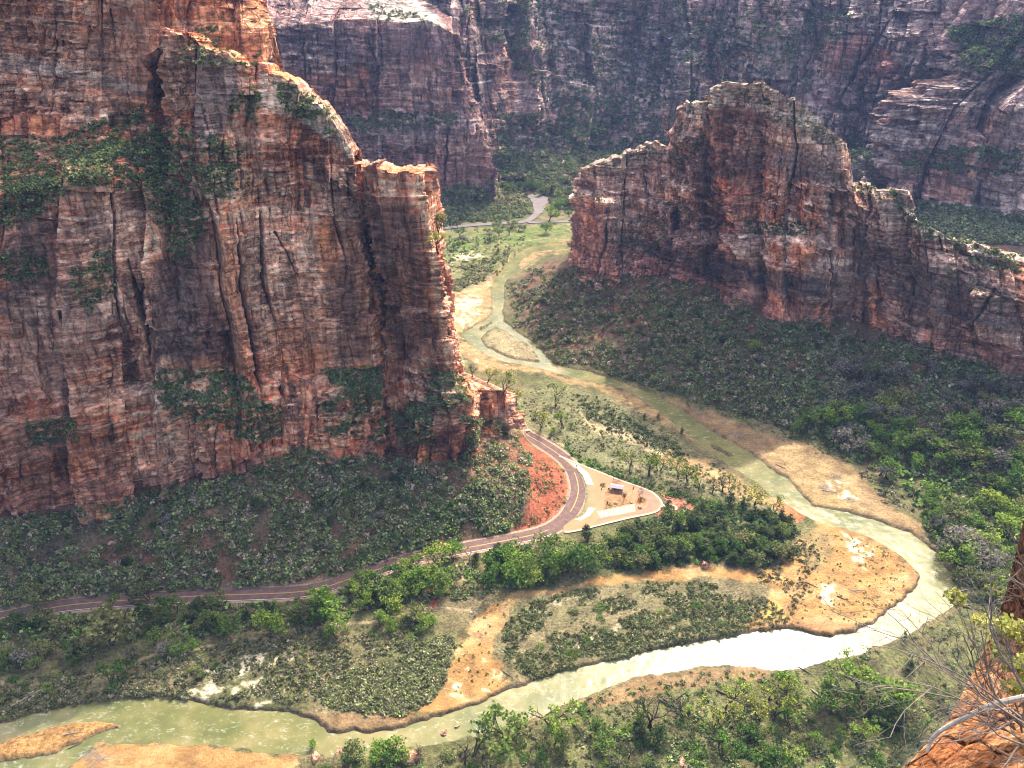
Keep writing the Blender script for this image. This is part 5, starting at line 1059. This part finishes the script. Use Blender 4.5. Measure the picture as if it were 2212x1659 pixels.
def sign(px_, py_, h, w, lb, cat='sign', name='sign_post'):
    t = thing(name, lb, cat, at(px_, py_), None, .3)
    obj('post', box_mesh('post', [(0, 0, h / 2, .14, .14, h)], M_STEEL), t); obj('panel', box_mesh('panel', [(0, -.1, h * .78, w, .06, h * .42)], M_STEEL), t)
sign(*Tt(330,262), 2.6, .5, 'slim dark sign post at the entry where median and road meet')
sign(*Tt(738,382), 3.0, .6, 'dark sign post on the outer kerb behind the shelter')
sign(*Tt(945,525), 4.0, .7, 'tall dark information post right of the shelter', 'sign', 'information_post')
sign(*Tt(600,525), 3.2, .6, 'dark leaning post at the left bush on the lot')
t = thing('waste_bin', 'small dark bin left of the bus shelter', 'bin', at(*Tt(685, 485)))
obj('bin_body', box_mesh('bin_body', [(0, 0, .55, .9, .7, 1.1)], M_STEEL), t); obj('lid', box_mesh('lid', [(0, 0, 1.16, 1., .8, .1)], M_ROOF), t)
t = thing('picnic_table', 'dark table on the pale rounded pad beside the red dirt lot', 'table', at(*Tt(1388, 690)), None, -.4)
obj('table_top', box_mesh('table_top', [(0, 0, .78, 2.2, .8, .08)], M_STEEL), t)
for sy in (-.75, .75): obj('seat', box_mesh('seat', [(0, sy, .46, 2.2, .32, .06)], M_STEEL), t)
for sx in (-.8, .8): obj('leg', box_mesh('leg', [(sx, 0, .38, .1, 1.3, .1), (sx, 0, .39, .1, .1, .7)], M_STEEL), t)
for i, ((a, b), s_, c, lb) in enumerate([(Tt(622,450), 1.9, 'd2', 'dark spiky bush on the paving left of the shelter'), (Tt(1045,615), 2.6, 'd1', 'round black green bush on the turnaround tip island'), (Tt(1465,695), 1.5, 'd2', 'small bush by the picnic table pad'), (Tt(1270,705), 1.5, 'g1', 'grey bush at the lower kerb of the pad path'),
      (Tt(700,660), 1.2, 'd2', 'small bush on the lower left of the planted island'), (Tt(860,560), 1.4, 'g1', 'grey bush on the planted island under the bare tree'), (Tt(760,650), 1.2, 'b1', 'green bush at the bottom of the planted island')]):
    o = obj('bush', BP[c][i % 3]); o.location = at(a, b); o.scale = (s_ * .55,) * 3; o['label'] = lb; o['category'] = 'bush'
# kerb stones of the median
mw_ = w2(T([(345,290),(395,350),(425,430),(445,520),(440,610),(425,690),(395,760),(350,800)])); ms = resamp(mw_, 2.6)
for p in ms:
    o = obj('kerb_boulder', BM[random.randrange(3)]); o.location = (p[0], p[1], .65); s_ = random.uniform(.4, .6); o.scale = (s_,) * 3; o.rotation_euler = (0, 0, random.uniform(0, 6))
    o['label'] = 'small pale stone in the row along the median by the road'; o['category'] = 'boulder'; o['group'] = 'stones along the median'
# far car
cl_ = at(1149, 440); t = thing('parked_car', 'tiny dark car at the edge of the far parking area', 'car', cl_, None, .5)
M_CAR = plain('dark_car_paint', (.03, .03, .035), .3, .1, 1., .5); M_GLASS = plain('car_glass', (.02, .025, .03), .1, .1, 1., .8); M_TYRE = plain('tyre', (.02, .02, .02), .9)
cv = []; prof = [(-2.2,.35),(-2.25,.8),(-1.5,.95),(-.9,1.45),(.7,1.45),(1.3,1.0),(2.1,.85),(2.2,.35)]
for sy in (-.88, .88): cv += [(x_, sy * (.85 if z_ > 1.2 else 1), z_) for x_, z_ in prof]
n_ = len(prof); obj('body', mesh('body', np.array(cv), [list(range(n_)), list(range(2*n_-1, n_-1, -1))] + [[i, i + n_, (i+1) % n_ + n_, (i+1) % n_] for i in range(n_)], M_CAR), t)
obj('side_windows', box_mesh('side_windows', [(-.1, 0, 1.2, 1.5, 1.70, .3)], M_GLASS), t)
for sx in (-1.35, 1.35):
    for sy in (-.85, .85): obj('wheel', mesh('wheel', *tubes([((sx, sy - .1, .33), (sx, sy + .1, .33), .33, .33)], 12), M_TYRE), t)

# ------------------------------------------------------------------ the ledge beside the camera
FG = [
 [(2222,1100,9.0),(2196,1215,8.6),(2176,1295,8.4),(2138,1400,8.0),(2100,1480,7.6),(2062,1555,7.0),(2000,1620,6.4),(1930,1680,6.0),(1860,1760,5.6)],
 [(2216,1105,7.0),(2189,1215,6.8),(2168,1295,6.6),(2128,1400,6.4),(2088,1480,6.1),(2046,1560,5.7),(1985,1625,5.3),(1915,1690,5.0),(1850,1770,4.8)],
 [(2240,1130,6.6),(2215,1240,6.4),(2200,1330,6.2),(2165,1420,6.0),(2130,1500,5.8),(2075,1570,5.4),(2010,1640,5.0),(1960,1720,4.6),(1900,1800,4.3)],
 [(2290,1160,6.2),(2270,1270,6.0),(2260,1360,5.8),(2240,1450,5.5),(2210,1530,5.3),(2160,1585,5.0),(2100,1660,4.6),(2060,1750,4.2),(2010,1850,3.9)],
 [(2400,1200,5.6),(2390,1310,5.4),(2385,1410,5.2),(2370,1480,5.0),(2350,1550,4.7),(2310,1620,4.4),(2260,1700,4.0),(2210,1800,3.7),(2160,1900,3.4)],
 [(2650,1250,4.8),(2650,1350,4.6),(2650,1450,4.4),(2640,1520,4.2),(2620,1590,4.0),(2580,1680,3.7),(2520,1780,3.4),(2480,1880,3.1),(2430,1980,2.9)]]
FP = np.array([[PY(*p) for p in c] for c in FG]); K_, M_ = FP.shape[:2]; nu, nv = 150, 260
uu = np.linspace(0, K_ - 1, nu); vv = np.linspace(0, M_ - 1, nv); i = np.clip(uu.astype(int), 0, K_ - 2); t_ = (uu - i)[:, None, None]; Qf = FP[i] * (1 - t_) + FP[i + 1] * t_
j = np.clip(vv.astype(int), 0, M_ - 2); t_ = (vv - j)[None, :, None]; Qf = Qf[:, j] * (1 - t_) + Qf[:, j + 1] * t_
x, y, z = Qf[..., 0], Qf[..., 1], Qf[..., 2]
f1, f2, cc_ = worley(x * 2.2 + .5 * y, z * 3., 5); g1, g2, cd_ = worley(x * 7 + y * 2, z * 9 - y * 3, 6)
Dn = .16 * fbm(x * .9, y * .9, z * .9, 4, 8) + .10 * (cc_ - .5) + .035 * (cd_ - .5) - .05 * np.exp(-((f2 - f1) / .05) ** 2) + .02 * fbm(x * 9, y * 9, z * 9, 3, 9)
Qf = Qf + Dn[..., None] * np.array((-.45, -.5, .75)); 
nv_ = fbm(x * 2, y * 2, z * 2, 4, 14)[..., None]
Cf = lerp(np.array((.42, .15, .055)), np.array((.60, .29, .13)), np.clip(.4 + nv_ * 1.5, 0, 1)); up = sst(1480, 1380, proj(Qf)[1])[..., None]; Cf = lerp(Cf, np.array((.12, .05, .035)), up * .85)  # steep upper part coloured darker, painting in its shade
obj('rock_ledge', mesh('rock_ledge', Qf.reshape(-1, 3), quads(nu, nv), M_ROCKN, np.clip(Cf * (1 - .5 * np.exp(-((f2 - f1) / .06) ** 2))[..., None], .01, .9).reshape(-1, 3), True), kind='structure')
def dead_shrub(name, lb, root, tips, seed, r0, nb, mat, leaves=0):
    ext = .45 if leaves else 1.
    g = np.random.default_rng(seed); segs = []; ends = []
    def go(p, d, L, r, lev):
        q = p; k = 5
        for i in range(k):
            d = d + g.normal(size=3) * .13; d /= np.linalg.norm(d); nq = q + d * L / k; segs.append((q, nq, r * (1 - i / k * .5), r * (1 - (i + 1) / k * .5))); q = nq
            if lev < 4 and g.random() < .72:
                e = d + rand_dirs(g, 1)[0] * .75; e /= np.linalg.norm(e); go(q, e, L * g.uniform(.35, .6) * ext, r * .5, lev + 1)
        ends.append(q)
    root = np.array(root)
    for tip in tips:
        v = np.array(tip) - root; L = np.linalg.norm(v); go(root + g.normal(size=3) * .04, v / L, L, r0, 1)
    o = thing(name, lb, 'shrub', tuple(root)); V, Fc = tubes([(a - root, b - root, c, d) for a, b, c, d in segs], 5); obj('branches', mesh('branches', V, Fc, mat), o)
    if leaves:
        e = np.array(ends); e = e[g.permutation(len(e))[:leaves]] - root; cen = lump_cloud(g, e, np.full(len(e), .08), 22); V, Fq = leaf_quads(g, cen, .03, .2); obj('leaves', mesh('leaves', V, Fq, M_LEAF, vary(g, (.30, .34, .09), len(Fq), .3)), o)
    return o
P1 = lambda a, b, Y: PY(a, b, Y)
dead_shrub('dead_shrub', 'grey leafless tangled shrub growing from the red ledge at lower right', P1(2185, 1560, 4.9), [P1(2000,1350,5.0), P1(1890,1400,5.2), P1(1960,1455,4.9), P1(1930,1530,4.7), P1(2020,1590,4.6), P1(2060,1330,5.2), P1(2120,1380,5.1), P1(2190,1390,4.9), P1(1990,1430,4.6), P1(2060,1480,4.5), P1(2240,1440,4.6), P1(1960,1480,5.1)], 3, .009, 5, M_TWIG := plain('pale_twigs', (.20, .16, .13), .85, .4, 12.))
dead_shrub('dead_shrub', 'smaller bare shrub at the right edge of the frame over the ledge', P1(2290, 1600, 4.2), [P1(2150,1480,4.2), P1(2180,1420,4.3), P1(2210,1500,4.0), P1(2160,1600,3.9), P1(2220,1640,3.7)], 9, .014, 5, M_TWIG)
dead_shrub('leafy_shrub', 'shrub with fresh yellow green leaves at the right edge', P1(2290, 1440, 5.2), [P1(2175,1350,5.3), P1(2195,1335,5.2), P1(2160,1370,5.3), P1(2205,1390,5.1), P1(2190,1440,5.0), P1(2170,1460,5.1)], 12, .010, 4, M_TWIG, 60)
dead_shrub('dead_shrub', 'pale twig cluster poking in at the right edge above the leaves', P1(2280, 1330, 5.9), [P1(2175,1225,5.9), P1(2165,1285,5.8), P1(2190,1270,5.8), P1(2200,1240,5.8)], 15, .007, 4, M_TWIG)
tr = [P1(2003,1625,4.75), P1(2010,1600,4.8), P1(2030,1580,4.8), P1(2060,1562,4.8), P1(2105,1540,4.75), P1(2150,1520,4.7), P1(2240,1500,4.6)]
sg = [(tr[k] , tr[k + 1], .014 + .002 * k, .016 + .002 * k) for k in range(len(tr) - 1)]
o = obj('fallen_branch', mesh('fallen_branch', *tubes(sg, 8), plain('bleached_branch', (.46, .40, .33), .8, .25, 14.))); o['label'] = 'thick bleached curved branch lying over the edge of the red ledge'; o['category'] = 'branch'
g = np.random.default_rng(77)
for q, (a, b) in enumerate([(2105, 1610), (2160, 1640), (2195, 1600)]):
    c = cast(a, b); 
    if not c: continue
    segs = []
    for _ in range(60):
        d = rand_dirs(g, 1)[0]; d[2] = abs(d[2]) + .25; segs.append((np.zeros(3), d * g.uniform(.08, .2), .004, .001))
    o = obj('grass_tuft', mesh('grass_tuft', *tubes(segs, 3), plain('dry_grass', (.34, .30, .12), .9, .3, 20.))); o.location = c[0]; o['category'] = 'plant'
    o['label'] = ['spiky grass tuft on the orange rock by the bleached branch', 'dry grass tuft at the bottom edge of the orange rock', 'dry grass tuft at the right edge of the orange rock'][q]
for q, (a, b, s_) in enumerate([(2125, 1570, .09), (2150, 1590, .06), (2080, 1625, .05), (2185, 1570, .07)]):
    c = cast(a, b)
    if c: o = obj('loose_stone', BM[q % 4]); o.location = c[0]; o.scale = (s_,) * 3; o['category'] = 'stone'; o['label'] = ['largest loose orange stone on the ledge', 'loose stone just right of the largest one on the ledge', 'small loose stone near the bottom on the ledge', 'loose stone nearest the right edge on the ledge'][q]
# ------------------------------------------------------------------ air
hz_v = [(-2600, -60), (2600, -60), (2600, 2300), (-2600, 2300)]
allz = 700.
hm = bpy.data.materials.new('haze'); hm.use_nodes = True; nt = hm.node_tree; nt.nodes.remove(nt.nodes['Principled BSDF'])
pv = nt.nodes.new('ShaderNodeVolumePrincipled'); pv.inputs['Color'].default_value = (.38, .54, 1, 1); pv.inputs['Density'].default_value = .00005; pv.inputs['Anisotropy'].default_value = 0
nt.links.new(pv.outputs[0], nt.nodes['Material Output'].inputs['Volume'])
o = obj('haze', box_mesh('haze', [(0, 1150, (allz - 75) / 2, 5200, 2500, allz + 75)], hm), kind='stuff')
